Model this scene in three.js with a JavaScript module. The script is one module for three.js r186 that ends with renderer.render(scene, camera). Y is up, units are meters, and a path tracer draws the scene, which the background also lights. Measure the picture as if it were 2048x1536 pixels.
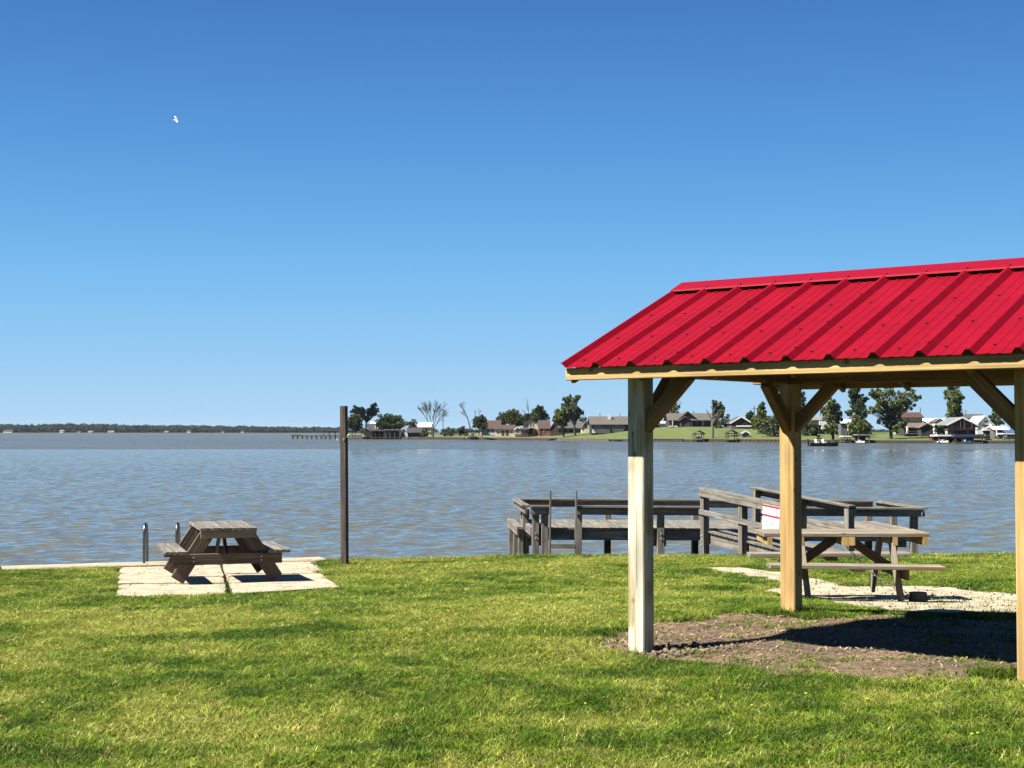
import * as THREE from 'three';
import { mergeGeometries } from 'three/addons/utils/BufferGeometryUtils.js';

// ---------------------------------------------------------------- camera, sky, sun, exposure
const F = 3000, TILT = Math.atan(96 / F), CAMY = 1.6;
const scene = new THREE.Scene();
const camera = new THREE.PerspectiveCamera(2 * Math.atan(768 / F) * 180 / Math.PI, 4 / 3, 0.1, 12000);
camera.position.set(0, CAMY, 0);
camera.rotation.x = TILT;
const renderer = new THREE.WebGLRenderer({ antialias: true });
renderer.toneMapping = THREE.LinearToneMapping;
const EXPOSURE = 3.8;
renderer.toneMappingExposure = EXPOSURE;
renderer.shadowMap.enabled = true;
const lin = (c) => { c /= 255; return c <= 0.04045 ? c / 12.92 : ((c + 0.055) / 1.055) ** 2.4; };
{
  const table = [[-90, 96, 112, 122], [-3, 120, 140, 150], [-0.3, 176, 209, 236], [0, 180, 214, 241], [1.2, 170, 211, 242], [3, 150, 203, 243], [5.7, 126, 190, 241], [8.5, 105, 171, 230], [11, 90, 154, 219], [13.5, 80, 140, 208], [16.2, 71, 126, 194],
    [22, 62, 112, 180], [35, 52, 97, 163], [60, 43, 84, 148], [90, 39, 78, 140]];
  const W = 32, H = 1024, data = new Float32Array(W * H * 4);
  for (let j = 0; j < H; j++) {
    const e = ((j + 0.5) / H - 0.5) * 180;
    let k = 0; while (k < table.length - 2 && table[k + 1][0] < e) k++;
    const a = table[k], b = table[k + 1], t = Math.min(1, Math.max(0, (e - a[0]) / (b[0] - a[0])));
    for (let i = 0; i < W; i++) {
      for (let c = 0; c < 3; c++) data[(j * W + i) * 4 + c] = lin(a[c + 1] + (b[c + 1] - a[c + 1]) * t) / EXPOSURE;
      data[(j * W + i) * 4 + 3] = 1;
    }
  }
  const t = new THREE.DataTexture(data, W, H, THREE.RGBAFormat, THREE.FloatType);
  t.mapping = THREE.EquirectangularReflectionMapping; t.magFilter = t.minFilter = THREE.LinearFilter; t.needsUpdate = true;
  scene.background = t; scene.environment = t;
}
const sun = new THREE.DirectionalLight(new THREE.Color(1, 0.955, 0.87), 5);
sun.position.set(-0.75 * 60, 60, 0.3 * 60);
sun.castShadow = true; sun.shadow.radius = 1;
sun.shadow.mapSize.set(4096, 4096);
Object.assign(sun.shadow.camera, { left: -40, right: 40, top: 40, bottom: -40, near: 1, far: 200 });
sun.target.position.set(0, 0, -16);
sun.position.add(sun.target.position);
scene.add(sun, sun.target);
scene.fog = new THREE.FogExp2(new THREE.Color(0.62, 0.76, 0.95), 0.000018);

// ---------------------------------------------------------------- helpers
function rng(seed) { let a = seed >>> 0; return () => { a = (a + 0x6D2B79F5) | 0; let t = Math.imul(a ^ (a >>> 15), 1 | a); t = (t + Math.imul(t ^ (t >>> 7), 61 | t)) ^ t; return ((t ^ (t >>> 14)) >>> 0) / 4294967296; }; }
const R = rng(20240417);
const rr = (a, b) => a + (b - a) * R();
const clamp = (x, a, b) => Math.min(b, Math.max(a, x));
const lerp = (a, b, t) => a + (b - a) * t;
const sstep = (a, b, x) => { const t = clamp((x - a) / (b - a), 0, 1); return t * t * (3 - 2 * t); };
const interp = (tab, x) => { if (x <= tab[0][0]) return tab[0][1]; for (let i = 1; i < tab.length; i++) if (x <= tab[i][0]) return lerp(tab[i - 1][1], tab[i][1], (x - tab[i - 1][0]) / (tab[i][0] - tab[i - 1][0])); return tab[tab.length - 1][1]; };
const hash2 = (x, y) => { let h = Math.imul(x | 0, 374761393) ^ Math.imul(y | 0, 668265263); h = Math.imul(h ^ (h >>> 13), 1274126177); return ((h ^ (h >>> 16)) >>> 0) / 4294967296; };
function noise(x, y) { const i = Math.floor(x), j = Math.floor(y), u = x - i, v = y - j, s = u * u * (3 - 2 * u), t = v * v * (3 - 2 * v); return lerp(lerp(hash2(i, j), hash2(i + 1, j), s), lerp(hash2(i, j + 1), hash2(i + 1, j + 1), s), t); }
function fbm(x, y, o = 4) { let s = 0, a = 0.5, n = 0; for (let k = 0; k < o; k++) { s += a * noise(x, y); n += a; x = x * 2.03 + 17.1; y = y * 2.03 + 5.7; a *= 0.5; } return s / n; }
const V3 = (x, y, z) => new THREE.Vector3(x, y, z);
const ray = (px, py) => { const x = (px - 1024) / F, y = (768 - py) / F, d = Math.cos(TILT) - y * Math.sin(TILT); return [x / d, (y * Math.cos(TILT) + Math.sin(TILT)) / d]; };
const P = (px, py, D) => { const [x, y] = ray(px, py); return V3(x * D, CAMY + y * D, -D); };   // photo pixel at depth D (metres)
const taken = {};
const numbered = (n) => { const k = taken[n] = (taken[n] ?? -1) + 1; return k ? n + '_' + String(k).padStart(3, '0') : n; };
function tag(o, label, category, group, kind) { o.userData = { label, category }; if (group) o.userData.group = group; if (kind) o.userData.kind = kind; return o; }
function thing(name, label, category, pos = [0, 0, 0], group, kind) { const o = new THREE.Group(); o.name = numbered(name); o.position.set(...pos); tag(o, label, category, group, kind); scene.add(o); return o; }
function mesh(parent, name, geo, mat, pos) { const m = new THREE.Mesh(geo, mat); m.name = parent === scene ? numbered(name) : name; m.castShadow = m.receiveShadow = true; if (pos) m.position.set(...pos); parent.add(m); if (/^(screws|bolts|links)$/.test(name)) m.userData = { kind: 'stuff' }; return m; }

// ---------------------------------------------------------------- textures and materials
function tex(w, h, fn, srgb = true) {
  const d = new Uint8Array(w * h * 4);
  for (let j = 0; j < h; j++) for (let i = 0; i < w; i++) { const c = fn(i / w, j / h), k = (j * w + i) * 4; d[k] = clamp(c[0], 0, 255); d[k + 1] = clamp(c[1], 0, 255); d[k + 2] = clamp(c[2], 0, 255); d[k + 3] = 255; }
  const t = new THREE.DataTexture(d, w, h); t.wrapS = t.wrapT = THREE.RepeatWrapping; t.magFilter = THREE.LinearFilter; t.minFilter = THREE.LinearMipmapLinearFilter; t.generateMipmaps = true;
  if (srgb) t.colorSpace = THREE.SRGBColorSpace; t.needsUpdate = true; return t;
}
const tileN = (fx, fy, seed) => (u, v) => { // noise that repeats over the unit square
  const x = u * fx, y = v * fy, i = Math.floor(x), j = Math.floor(y), a = x - i, b = y - j, s = a * a * (3 - 2 * a), t = b * b * (3 - 2 * b), h = (p, q) => hash2(((p % fx) + fx) % fx + seed * 131, ((q % fy) + fy) % fy + seed * 57);
  return lerp(lerp(h(i, j), h(i + 1, j), s), lerp(h(i, j + 1), h(i + 1, j + 1), s), t);
};
// u runs 2 m along the grain, v 0.5 m across it
function wood(base, dark, streak, seed, stain = null, check = 0, tone = 0.55) {
  const n1 = tileN(3, 24, seed), n2 = tileN(5, 60, seed + 1), n3 = tileN(8, 130, seed + 2), blot = tileN(9, 5, seed + 3), fine = tileN(64, 250, seed + 4), crack = tileN(4, 90, seed + 5);
  const kn = []; const q = rng(seed * 7 + 3); for (let k = 0; k < 9; k++) kn.push([q(), q(), 0.006 + q() * 0.008]);
  const f = (u, v) => {
    let w = v; let knot = 0;
    for (const [ku, kv, kr] of kn) { let du = Math.abs(u - ku); du = Math.min(du, 1 - du); let dv = v - kv; dv -= Math.round(dv); const d = Math.hypot(du * 2 * 0.6, dv * 0.5); w += 0.02 * Math.exp(-((d / 0.05) ** 2)) * Math.sign(dv); knot = Math.max(knot, Math.exp(-((d / kr) ** 2))); }
    let g = 0.45 * n1(u, (w + 1) % 1) + 0.33 * n2(u, (w + 1) % 1) + 0.22 * n3(u, (w + 1) % 1);
    g = clamp((g - 0.5) * streak + 0.5 + (fine(u, v) - 0.5) * 0.22, 0, 1);
    const b = (blot(u, v) - 0.5) * 0.22;
    const ck = check && crack(u, v) > 0.86 ? clamp((crack(u, v) - 0.86) * 14, 0, 1) * check : 0;
    return [g, knot, b, ck];
  };
  const map = tex(512, 256, (u, v) => { const [g, k, b, ck] = f(u, v), c = [0, 0, 0]; for (let i = 0; i < 3; i++) { c[i] = lerp(dark[i], base[i], g) * (1 + b) * (1 - 0.55 * k) * (1 - ck); if (stain) { const s = clamp((blot(u * 1, (v + 0.37) % 1) - 0.62) * 3, 0, 0.6); c[i] = lerp(c[i], stain[i] * (0.8 + 0.4 * g), s); } } return c; });
  const bump = tex(512, 256, (u, v) => { const [g, k, , ck] = f(u, v), x = 255 * clamp(g * 0.8 + 0.1 * k - ck, 0, 1); return [x, x, x]; }, false);
  return new THREE.MeshStandardMaterial({ map, bumpMap: bump, bumpScale: 0.0025, roughness: 0.82, color: new THREE.Color(tone, tone, tone) });
}
const S = (r, g, b) => new THREE.Color().setRGB(lin(r), lin(g), lin(b));
const M = {};
M.pine = wood([204, 174, 112], [152, 118, 64], 1.35, 11, null, 0, 0.6);
M.pinePale = wood([222, 216, 196], [164, 156, 130], 1.4, 21, [150, 132, 84], 0.9, 0.6);
M.pineBeam = wood([190, 150, 88], [126, 90, 44], 1.4, 31, null, 0, 0.4);
M.grey = wood([156, 150, 138], [84, 78, 68], 1.7, 41, [98, 88, 72], 0.55, 0.48);
M.greyDark = wood([118, 110, 98], [62, 56, 48], 1.7, 51, [58, 54, 44], 0.6);
M.brown = wood([126, 106, 88], [74, 56, 44], 1.6, 61, null, 0.35);
M.tan = wood([174, 167, 150], [114, 102, 82], 1.3, 71, [160, 120, 66], 0.25, 0.47);
M.mast = wood([104, 84, 66], [54, 42, 32], 1.7, 81, null, 0.5, 0.42);
M.rust = wood([120, 92, 66], [70, 50, 36], 1.4, 91);
const std = (c, rough = 0.8, o = {}) => new THREE.MeshStandardMaterial({ color: c, roughness: rough, ...o });
const speck = (base, amt, seed, n = 512) => { const a = tileN(200, 200, seed), b = tileN(40, 40, seed + 1), c = tileN(7, 7, seed + 2); return tex(n, n, (u, v) => { const k = (a(u, v) - 0.5) * amt + (b(u, v) - 0.5) * amt * 0.6 + (c(u, v) - 0.5) * amt * 0.5; return base.map((x) => x * (1 + k)); }); };
{
  const a = tileN(170, 170, 5), b = tileN(60, 60, 6), c = tileN(9, 9, 7), d = tileN(23, 23, 8);
  const map = tex(1024, 1024, (u, v) => { const pit = (a(u, v) > 0.74 ? 0.72 : 1) * (b(u, v) > 0.76 ? 0.74 : 1), s = 1.04 + (b(u, v) - 0.5) * 0.16 + (c(u, v) - 0.5) * 0.24, stain = clamp((d(u, v) - 0.68) * 3, 0, 0.5); const warm = b((u + 0.3) % 1, v), fleck = a((u + 0.41) % 1, (v + 0.2) % 1) > 0.66 ? 1 : 0; return [184, 174, 150].map((x, i) => lerp(x * s * lerp(1, pit, 0.75) * (i === 2 ? 0.94 + 0.1 * warm : 1) * (1 - fleck * [0.1, 0.2, 0.28][i]), [128, 116, 86][i], stain)); });
  const bump = tex(1024, 1024, (u, v) => { const x = 255 * clamp((a(u, v) > 0.72 ? 0.2 : 0.75) + (b(u, v) - 0.5) * 0.4, 0, 1); return [x, x, x]; }, false);
  M.concrete = new THREE.MeshStandardMaterial({ map, bumpMap: bump, bumpScale: 0.003, roughness: 0.95, color: new THREE.Color(0.56, 0.56, 0.56) });
}
{
  const a = tileN(128, 128, 15), b = tileN(30, 30, 16), c = tileN(6, 6, 17);
  const map = tex(1024, 1024, (u, v) => { const k = 0.72 + a(u, v) * 0.3 + b(u, v) * 0.24 + (c(u, v) - 0.5) * 0.25; return [232 * k, 228 * k, 222 * k]; });
  const bump = tex(512, 512, (u, v) => { const x = 255 * (0.5 * b(u, v) + 0.5 * a(u, v)); return [x, x, x]; }, false);
  M.ground = new THREE.MeshStandardMaterial({ map, bumpMap: bump, bumpScale: 0.03, roughness: 1, vertexColors: true, color: new THREE.Color(0.57, 0.57, 0.57) });
}
const paint = (() => { const a = tileN(6, 40, 701), c = tileN(30, 30, 702), e = tileN(3, 5, 703); return tex(512, 512, (u, v) => { const k = 255 * (0.86 + 0.07 * a(u, v) + 0.05 * c(u, v) + 0.08 * (e(u, v) - 0.5)); return [k, k, k]; }); })();
M.red = new THREE.MeshPhysicalMaterial({ map: paint, color: S(111, 3, 20), roughness: 0.5, specularIntensity: 0.22 });
M.redCap = new THREE.MeshPhysicalMaterial({ color: S(102, 3, 21), roughness: 0.5, specularIntensity: 0.22 });
M.screw = std(S(76, 5, 15), 0.5, { metalness: 0.2 });
M.bolt = std(S(190, 186, 176), 0.45, { metalness: 0.7 });
M.steel = std(S(98, 100, 102), 0.34, { metalness: 1 });
M.chain = std(S(110, 106, 100), 0.5, { metalness: 0.8 });
M.white = std(S(188, 187, 182), 0.6);
M.cream = std(S(226, 214, 188), 0.8);
M.dark = std(S(38, 36, 36), 0.7);

// a board or post along local x, chamfered, uv in metres (u along the grain)
function beamGeo(len, h, w, ch = 0.005) {
  const a = h / 2, b = w / 2, c = Math.min(ch, a * 0.4, b * 0.4), pos = [], nor = [], uv = [], ru = R(), rv = R();
  const sec = [[-a + c, -b], [a - c, -b], [a, -b + c], [a, b - c], [a - c, b], [-a + c, b], [-a, b - c], [-a, -b + c]];
  let per = 0; const L = len / 2;
  for (let k = 0; k < 8; k++) {
    const p = sec[k], q = sec[(k + 1) % 8], d = Math.hypot(q[0] - p[0], q[1] - p[1]), ny = (q[1] - p[1]) / d * -1, nz = (q[0] - p[0]) / d;
    const n = [0, -ny, -nz];
    for (const [x, s, t] of [[-L, p, 0], [L, p, 0], [L, q, d], [-L, p, 0], [L, q, d], [-L, q, d]]) { pos.push(x, s[0], s[1]); nor.push(...n); uv.push(x / 2 + ru, (per + t) / 0.5 + rv); }
    per += d;
  }
  for (const s of [-1, 1]) for (let k = 1; k < 7; k++) { const t = s > 0 ? [0, k, k + 1] : [0, k + 1, k]; for (const i of t) { pos.push(s * L, sec[i][0], sec[i][1]); nor.push(s, 0, 0); uv.push(sec[i][0] / 3 + ru, sec[i][1] / 0.5 + rv); } }
  const g = new THREE.BufferGeometry();
  g.setAttribute('position', new THREE.Float32BufferAttribute(pos, 3)); g.setAttribute('normal', new THREE.Float32BufferAttribute(nor, 3)); g.setAttribute('uv', new THREE.Float32BufferAttribute(uv, 2));
  return g;
}
{ // make sure side faces wind outwards
  const g = beamGeo(1, 0.2, 0.1), p = g.attributes.position, A = V3().fromBufferAttribute(p, 0), B = V3().fromBufferAttribute(p, 1), C = V3().fromBufferAttribute(p, 2);
  const n = B.clone().sub(A).cross(C.clone().sub(A)); beamGeo.flip = n.dot(V3(0, (A.y + C.y) / 2, (A.z + C.z) / 2)) < 0;
}
function fixWind(g, n) { if (!beamGeo.flip) return g; for (const k of ['position', 'uv', 'normal']) { const at = g.attributes[k], s = at.itemSize, a = at.array; for (let t = 0; t < n * 3; t += 3) for (let c = 0; c < s; c++) { const x = a[(t + 1) * s + c]; a[(t + 1) * s + c] = a[(t + 2) * s + c]; a[(t + 2) * s + c] = x; } } return g; }
const beam = (len, h, w, ch) => { const g = fixWind(beamGeo(len, h, w, ch), 16); g.deleteAttribute('normal'); g.computeVertexNormals(); return g; };
// from a to b (Vector3 or arrays): h measured along up, w across
function stick(parent, name, a, b, h, w, mat, up = [0, 1, 0], ch) {
  a = Array.isArray(a) ? V3(...a) : a; b = Array.isArray(b) ? V3(...b) : b;
  const x = b.clone().sub(a), L = x.length(); x.normalize();
  let y = V3(...up); const z = V3().crossVectors(x, y).normalize(); y = V3().crossVectors(z, x);
  const m = mesh(parent, name, beam(L, h, w, ch), mat);
  m.quaternion.setFromRotationMatrix(new THREE.Matrix4().makeBasis(x, y, z)); m.position.copy(a).add(b).multiplyScalar(0.5);
  return m;
}
const FWD = [0, 0, 1];
function boxG(w, h, d, x = 0, y = 0, z = 0) { const g = new THREE.BoxGeometry(w, h, d); g.translate(x, y, z); return g; }
function tubeG(points, r, seg = 24, rad = 8) { return new THREE.TubeGeometry(new THREE.CatmullRomCurve3(points, false, 'centripetal'), seg, r, rad, false); }
function limbG(a, b, r0, r1, sides = 6) {
  const L = a.distanceTo(b), g = new THREE.CylinderGeometry(r1, r0, L, sides, 1, true);
  g.applyQuaternion(new THREE.Quaternion().setFromUnitVectors(V3(0, 1, 0), b.clone().sub(a).normalize())); g.translate((a.x + b.x) / 2, (a.y + b.y) / 2, (a.z + b.z) / 2); return g;
}

// ---------------------------------------------------------------- the near shore: ground heights (relative to the eye, then world)
const ctrl = [[0.95, 11.1, -1.61], [2.35, 12.85, -1.545], [3.2, 9.3, -1.53], [3.6, 16.3, -1.83], [-3.9, 20.5, -2.06], [0, 7, -1.56], [-2.5, 8, -1.6], [3, 6, -1.5], [-8, 23.5, -2.14], [0, 26, -2.16], [9, 27, -2.17], [9, 16, -1.8], [-7, 14, -1.85], [-3, 13, -1.76], [0, 2, -1.55], [8, 8, -1.52], [0, 18, -1.93], [6, 21, -2.02], [-10, 5, -1.6], [4.6, 11.5, -1.6]];
const tps = (() => {
  const n = ctrl.length, N = n + 3, A = [], phi = (r2) => r2 > 1e-12 ? r2 * Math.log(r2) : 0;
  for (let i = 0; i < n; i++) { const r = []; for (let j = 0; j < n; j++) r.push(phi((ctrl[i][0] - ctrl[j][0]) ** 2 + (ctrl[i][1] - ctrl[j][1]) ** 2) + (i === j ? 0.6 : 0)); r.push(1, ctrl[i][0], ctrl[i][1], ctrl[i][2]); A.push(r); }
  for (let k = 0; k < 3; k++) { const r = []; for (let j = 0; j < n; j++) r.push(k === 0 ? 1 : ctrl[j][k - 1]); r.push(0, 0, 0, 0); A.push(r); }
  for (let c = 0; c < N; c++) { let p = c; for (let r = c + 1; r < N; r++) if (Math.abs(A[r][c]) > Math.abs(A[p][c])) p = r; [A[c], A[p]] = [A[p], A[c]]; for (let r = 0; r < N; r++) if (r !== c) { const f = A[r][c] / A[c][c]; for (let k = c; k <= N; k++) A[r][k] -= f * A[c][k]; } }
  const w = A.map((r, i) => r[N] / r[i]);
  return (x, d) => { let s = w[n] + w[n + 1] * x + w[n + 2] * d; for (let i = 0; i < n; i++) s += w[i] * phi((x - ctrl[i][0]) ** 2 + (d - ctrl[i][1]) ** 2); return s; };
})();
const gH = (x, d) => CAMY + tps(clamp(x, -11, 11), clamp(d, 2, 27.5)) + (fbm(x * 1.7, d * 1.7, 3) - 0.5) * 0.05;
function gp(px, py) { const [x, y] = ray(px, py); let d = 15; for (let k = 0; k < 40; k++) d = lerp(d, clamp((gH(x * d, d) - CAMY) / y, 2, 60), 0.6); return V3(x * d, gH(x * d, d), -d); }
const shoreTab = [[-80, 6], [-20, 19], [-8, 23.5], [-3.2, 25.25], [-0.2, 26.05], [4.2, 26.3], [9, 26.5], [30, 27], [80, 28]];
const shore = (x) => interp(shoreTab, x);
const WATER = CAMY - 3.0;
const inPoly = (pts, x, d) => { let c = false; for (let i = 0, j = pts.length - 1; i < pts.length; j = i++) { const [xi, yi] = pts[i], [xj, yj] = pts[j]; if ((yi > d) !== (yj > d) && x < (xj - xi) * (d - yi) / (yj - yi) + xi) c = !c; } return c; };
const toGround = (list) => list.map(([a, b]) => { const p = gp(a, b); return [p.x, -p.z]; });
const dirtPoly = toGround([[1178, 1292], [1196, 1272], [1250, 1258], [1330, 1245], [1400, 1236], [1470, 1222], [1520, 1226], [1560, 1228], [1640, 1234], [1720, 1226], [1800, 1232], [1950, 1238], [2100, 1240], [2200, 1262], [2200, 1374], [2060, 1368], [1900, 1364], [1750, 1360], [1600, 1352], [1480, 1340], [1380, 1328], [1300, 1318], [1230, 1308]]);
const pathPoly = toGround([[1405, 1136], [1470, 1134], [1530, 1142], [1600, 1151], [1650, 1161], [1688, 1174], [1760, 1174], [1860, 1173], [1950, 1182], [2040, 1190], [2160, 1192], [2300, 1196], [2300, 1236], [2040, 1231], [1900, 1228], [1780, 1224], [1700, 1216], [1655, 1206], [1600, 1198], [1560, 1190], [1530, 1183], [1560, 1176], [1580, 1170], [1530, 1158], [1480, 1149], [1430, 1143]]);
const padRows = [[[236, 1131], [440, 1124], [634, 1118]], [[233, 1150], [450, 1149], [650, 1147]], [[231, 1171], [455, 1167], [663, 1163]], [[228, 1197], [460, 1190], [686, 1177]]];
const padPoly = [...toGround([padRows[0][0], padRows[0][1], padRows[0][2]]), ...toGround([padRows[1][2], padRows[2][2], padRows[3][2], padRows[3][1], padRows[3][0], padRows[2][0], padRows[1][0]])];
const wob = (x, d) => [x + (fbm(x * 4 + 9, d * 4, 3) - 0.5) * 0.5, d + (fbm(x * 4, d * 4 + 31, 3) - 0.5) * 0.6];
const dirtAt = (x, d) => { const [a, b] = wob(x, d); return inPoly(dirtPoly, a, b); };

// lawn sheet
{
  const xs = [], ts = []; for (let i = 0; i <= 300; i++) { const t = i / 150 - 1; xs.push(90 * Math.sinh(4.2 * t) / Math.sinh(4.2) + 1); }
  for (let j = 0; j <= 300; j++) ts.push(j / 300);
  const pos = [], col = [], uv = [], idx = [];
  for (const x of xs) for (const t of ts) {
    const s = shore(x) - 0.02, d = t < 0.12 ? lerp(-70, 3, t / 0.12) : lerp(3, s, (t - 0.12) / 0.88);
    let y = gH(x, d);
    const dirt = dirtAt(x, d), inPad = inPoly(padPoly, x, d);
    if (dirt) y -= 0.012; if (inPad) y -= 0.09; if (inPoly(pathPoly, x, d)) y -= 0.03;
    pos.push(x, y, -d); uv.push(x / 2.3, d / 2.3);
    const n = fbm(x * 3, d * 3, 4), n2 = fbm(x * 0.9 + 4, d * 0.9, 3);
    const c = dirt ? [lerp(0.1, 0.21, n), lerp(0.064, 0.134, n), lerp(0.033, 0.07, n)] : [lerp(0.045, 0.09, n2), lerp(0.06, 0.095, n2), lerp(0.01, 0.025, n2)];
    col.push(...c);
  }
  const n = ts.length;
  for (let i = 0; i < xs.length - 1; i++) for (let j = 0; j < n - 1; j++) { const a = i * n + j, b = a + n; idx.push(a, b, a + 1, b, b + 1, a + 1); }
  const g = new THREE.BufferGeometry(); g.setAttribute('position', new THREE.Float32BufferAttribute(pos, 3)); g.setAttribute('color', new THREE.Float32BufferAttribute(col, 3)); g.setAttribute('uv', new THREE.Float32BufferAttribute(uv, 2)); g.setIndex(idx); g.computeVertexNormals();
  tag(mesh(scene, 'lawn_ground', g, M.ground), 'grassy lakeside ground with a bare dirt patch under the shelter', 'ground', null, 'structure');
}
// seawall under the lawn edge
{
  const pts = shoreTab.map(([x, d]) => [x, d]);
  const sw = thing('seawall', 'pale concrete seawall holding up the near lawn along the water', 'seawall', [0, 0, 0]);
  for (let i = 0; i < pts.length - 1; i++) {
    const [x0, d0] = pts[i], [x1, d1] = pts[i + 1], L = Math.hypot(x1 - x0, d1 - d0), n = Math.max(1, Math.round(L / 3.2));
    for (let k = 0; k < n; k++) {
      const a = [lerp(x0, x1, k / n), lerp(d0, d1, k / n)], b = [lerp(x0, x1, (k + 1) / n), lerp(d0, d1, (k + 1) / n)];
      if (Math.abs(a[0]) > 30) continue;
      const ya = gH(...a) - 0.05, yb = gH(...b) - 0.05, yt = Math.min(ya, yb), left = a[0] < -5.2;
      const w = left ? 0.5 : 0.22, top = left ? Math.max(ya, yb) + 0.1 : yt - 0.04, dx = (b[0] - a[0]) / L * n, dd = (b[1] - a[1]) / L * n;
      const ox = dd * w * 0.5 * (left ? 0.6 : -1), od = -dx * w * 0.5 * (left ? 0.6 : -1);
      const m = stick(sw, 'wall_block', [a[0] + dx * 0.008 + ox, top - 0.75, -(a[1] + dd * 0.008 + od)], [b[0] - dx * 0.008 + ox, top - 0.75, -(b[1] - dd * 0.008 + od)], 1.5, w, M.concrete, [0, 1, 0], 0.02);
      void m;
    }
  }
}
// pad of concrete slabs under the weathered table
{
  const pad = thing('concrete_pad', 'pale pebbly concrete slab pad beside the water under the weathered picnic table', 'slab pad', [0, 0, 0], null, 'structure');
  const C = padRows.map((r) => r.map(([a, b]) => gp(a, b)));
  for (let i = 0; i < 3; i++) for (let j = 0; j < 2; j++) {
    const q = [C[i + 1][j], C[i + 1][j + 1], C[i][j + 1], C[i][j]].map((p) => p.clone()), c = q.reduce((s, p) => s.add(p), V3()).multiplyScalar(0.25);
    const lift = rr(-0.008, 0.012);
    q.forEach((p) => { const v = c.clone().sub(p); v.y = 0; p.add(v.setLength(0.025)); p.y = CAMY + tps(p.x, -p.z) + 0.018 + lift; });
    const N = 22, pos = [], uv = [], idx = [], push = (p, u, v) => { pos.push(p.x, p.y, p.z); uv.push(u, v); };
    const ru = R(), flat = (s, t) => q[0].clone().lerp(q[1], s).lerp(q[3].clone().lerp(q[2], s), t), at = (s, t) => { const p = flat(s, t), e = Math.min(s, 1 - s, t, 1 - t); if (e < 1e-6) { const v = c.clone().sub(p).setY(0), w = 0.015 + 0.11 * Math.max(0, fbm(p.x * 3.1 + 7, p.z * 3.1, 3) - 0.42) + 0.05 * Math.max(0, noise(p.x * 17, p.z * 17) - 0.6); p.add(v.setLength(w)); p.y -= 0.006; } else p.y += (fbm(p.x * 2.2, p.z * 2.2, 3) - 0.5) * 0.012; return p; };
    for (let a = 0; a <= N; a++) for (let b = 0; b <= N; b++) { const p = at(a / N, b / N); push(p, p.x / 1.6 + ru, p.z / 1.6); }
    for (let a = 0; a < N; a++) for (let b = 0; b < N; b++) { const k = a * (N + 1) + b; idx.push(k, k + N + 1, k + 1, k + N + 1, k + N + 2, k + 1); }
    for (let e = 0; e < 4; e++) for (let h = 0; h < N; h++) { const ed = (u) => e === 0 ? at(u, 0) : e === 1 ? at(1, u) : e === 2 ? at(1 - u, 1) : at(0, 1 - u), p0 = ed(h / N), p1 = ed((h + 1) / N), k = pos.length / 3; for (const [p, dy] of [[p0, 0], [p1, 0], [p1, -0.12], [p0, -0.12]]) push(p.clone().setY(p.y + dy), (p.x + p.z) / 1.6, (p.y + dy) / 1.6); idx.push(k, k + 2, k + 1, k, k + 3, k + 2); }
    const g = new THREE.BufferGeometry(); g.setAttribute('position', new THREE.Float32BufferAttribute(pos, 3)); g.setAttribute('uv', new THREE.Float32BufferAttribute(uv, 2)); g.setIndex(idx); g.computeVertexNormals();
    mesh(pad, 'slab', g, M.concrete);
  }
}
// washed concrete path to the dock, widening under the second table
{
  const step = 0.06, pos = [], uv = [], idx = [], ids = new Map(); let x0 = 1e9, x1 = -1e9, d0 = 1e9, d1 = -1e9; for (const [x, d] of pathPoly) { x0 = Math.min(x0, x); x1 = Math.max(x1, x); d0 = Math.min(d0, d); d1 = Math.max(d1, d); }
  const at = (i, j) => { const k = i * 4096 + j; if (!ids.has(k)) { const x = x0 + i * step, d = d0 + j * step; ids.set(k, pos.length / 3); pos.push(x, gH(x, d) + 0.008 + (fbm(x * 5, d * 5, 2) - 0.5) * 0.006, -d); uv.push(x / 1.6, d / 1.6); } return ids.get(k); };
  for (let i = 0; x0 + i * step < x1; i++) for (let j = 0; d0 + j * step < d1; j++) { const [a, b] = wob(x0 + (i + 0.5) * step, d0 + (j + 0.5) * step); if (inPoly(pathPoly, x0 + (i + 0.5) * step + (a - x0 - (i + 0.5) * step) * 0.5, d0 + (j + 0.5) * step + (b - d0 - (j + 0.5) * step) * 0.5)) { const p = at(i, j), q = at(i + 1, j), r = at(i + 1, j + 1), s = at(i, j + 1); idx.push(p, q, s, q, r, s); } }
  const g = new THREE.BufferGeometry(); g.setAttribute('position', new THREE.Float32BufferAttribute(pos, 3)); g.setAttribute('uv', new THREE.Float32BufferAttribute(uv, 2)); g.setIndex(idx); g.computeVertexNormals();
  tag(mesh(scene, 'concrete_path', g, M.concrete), 'pale worn concrete path between the shelter and the dock ramp', 'path', null, 'structure');
}

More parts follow.
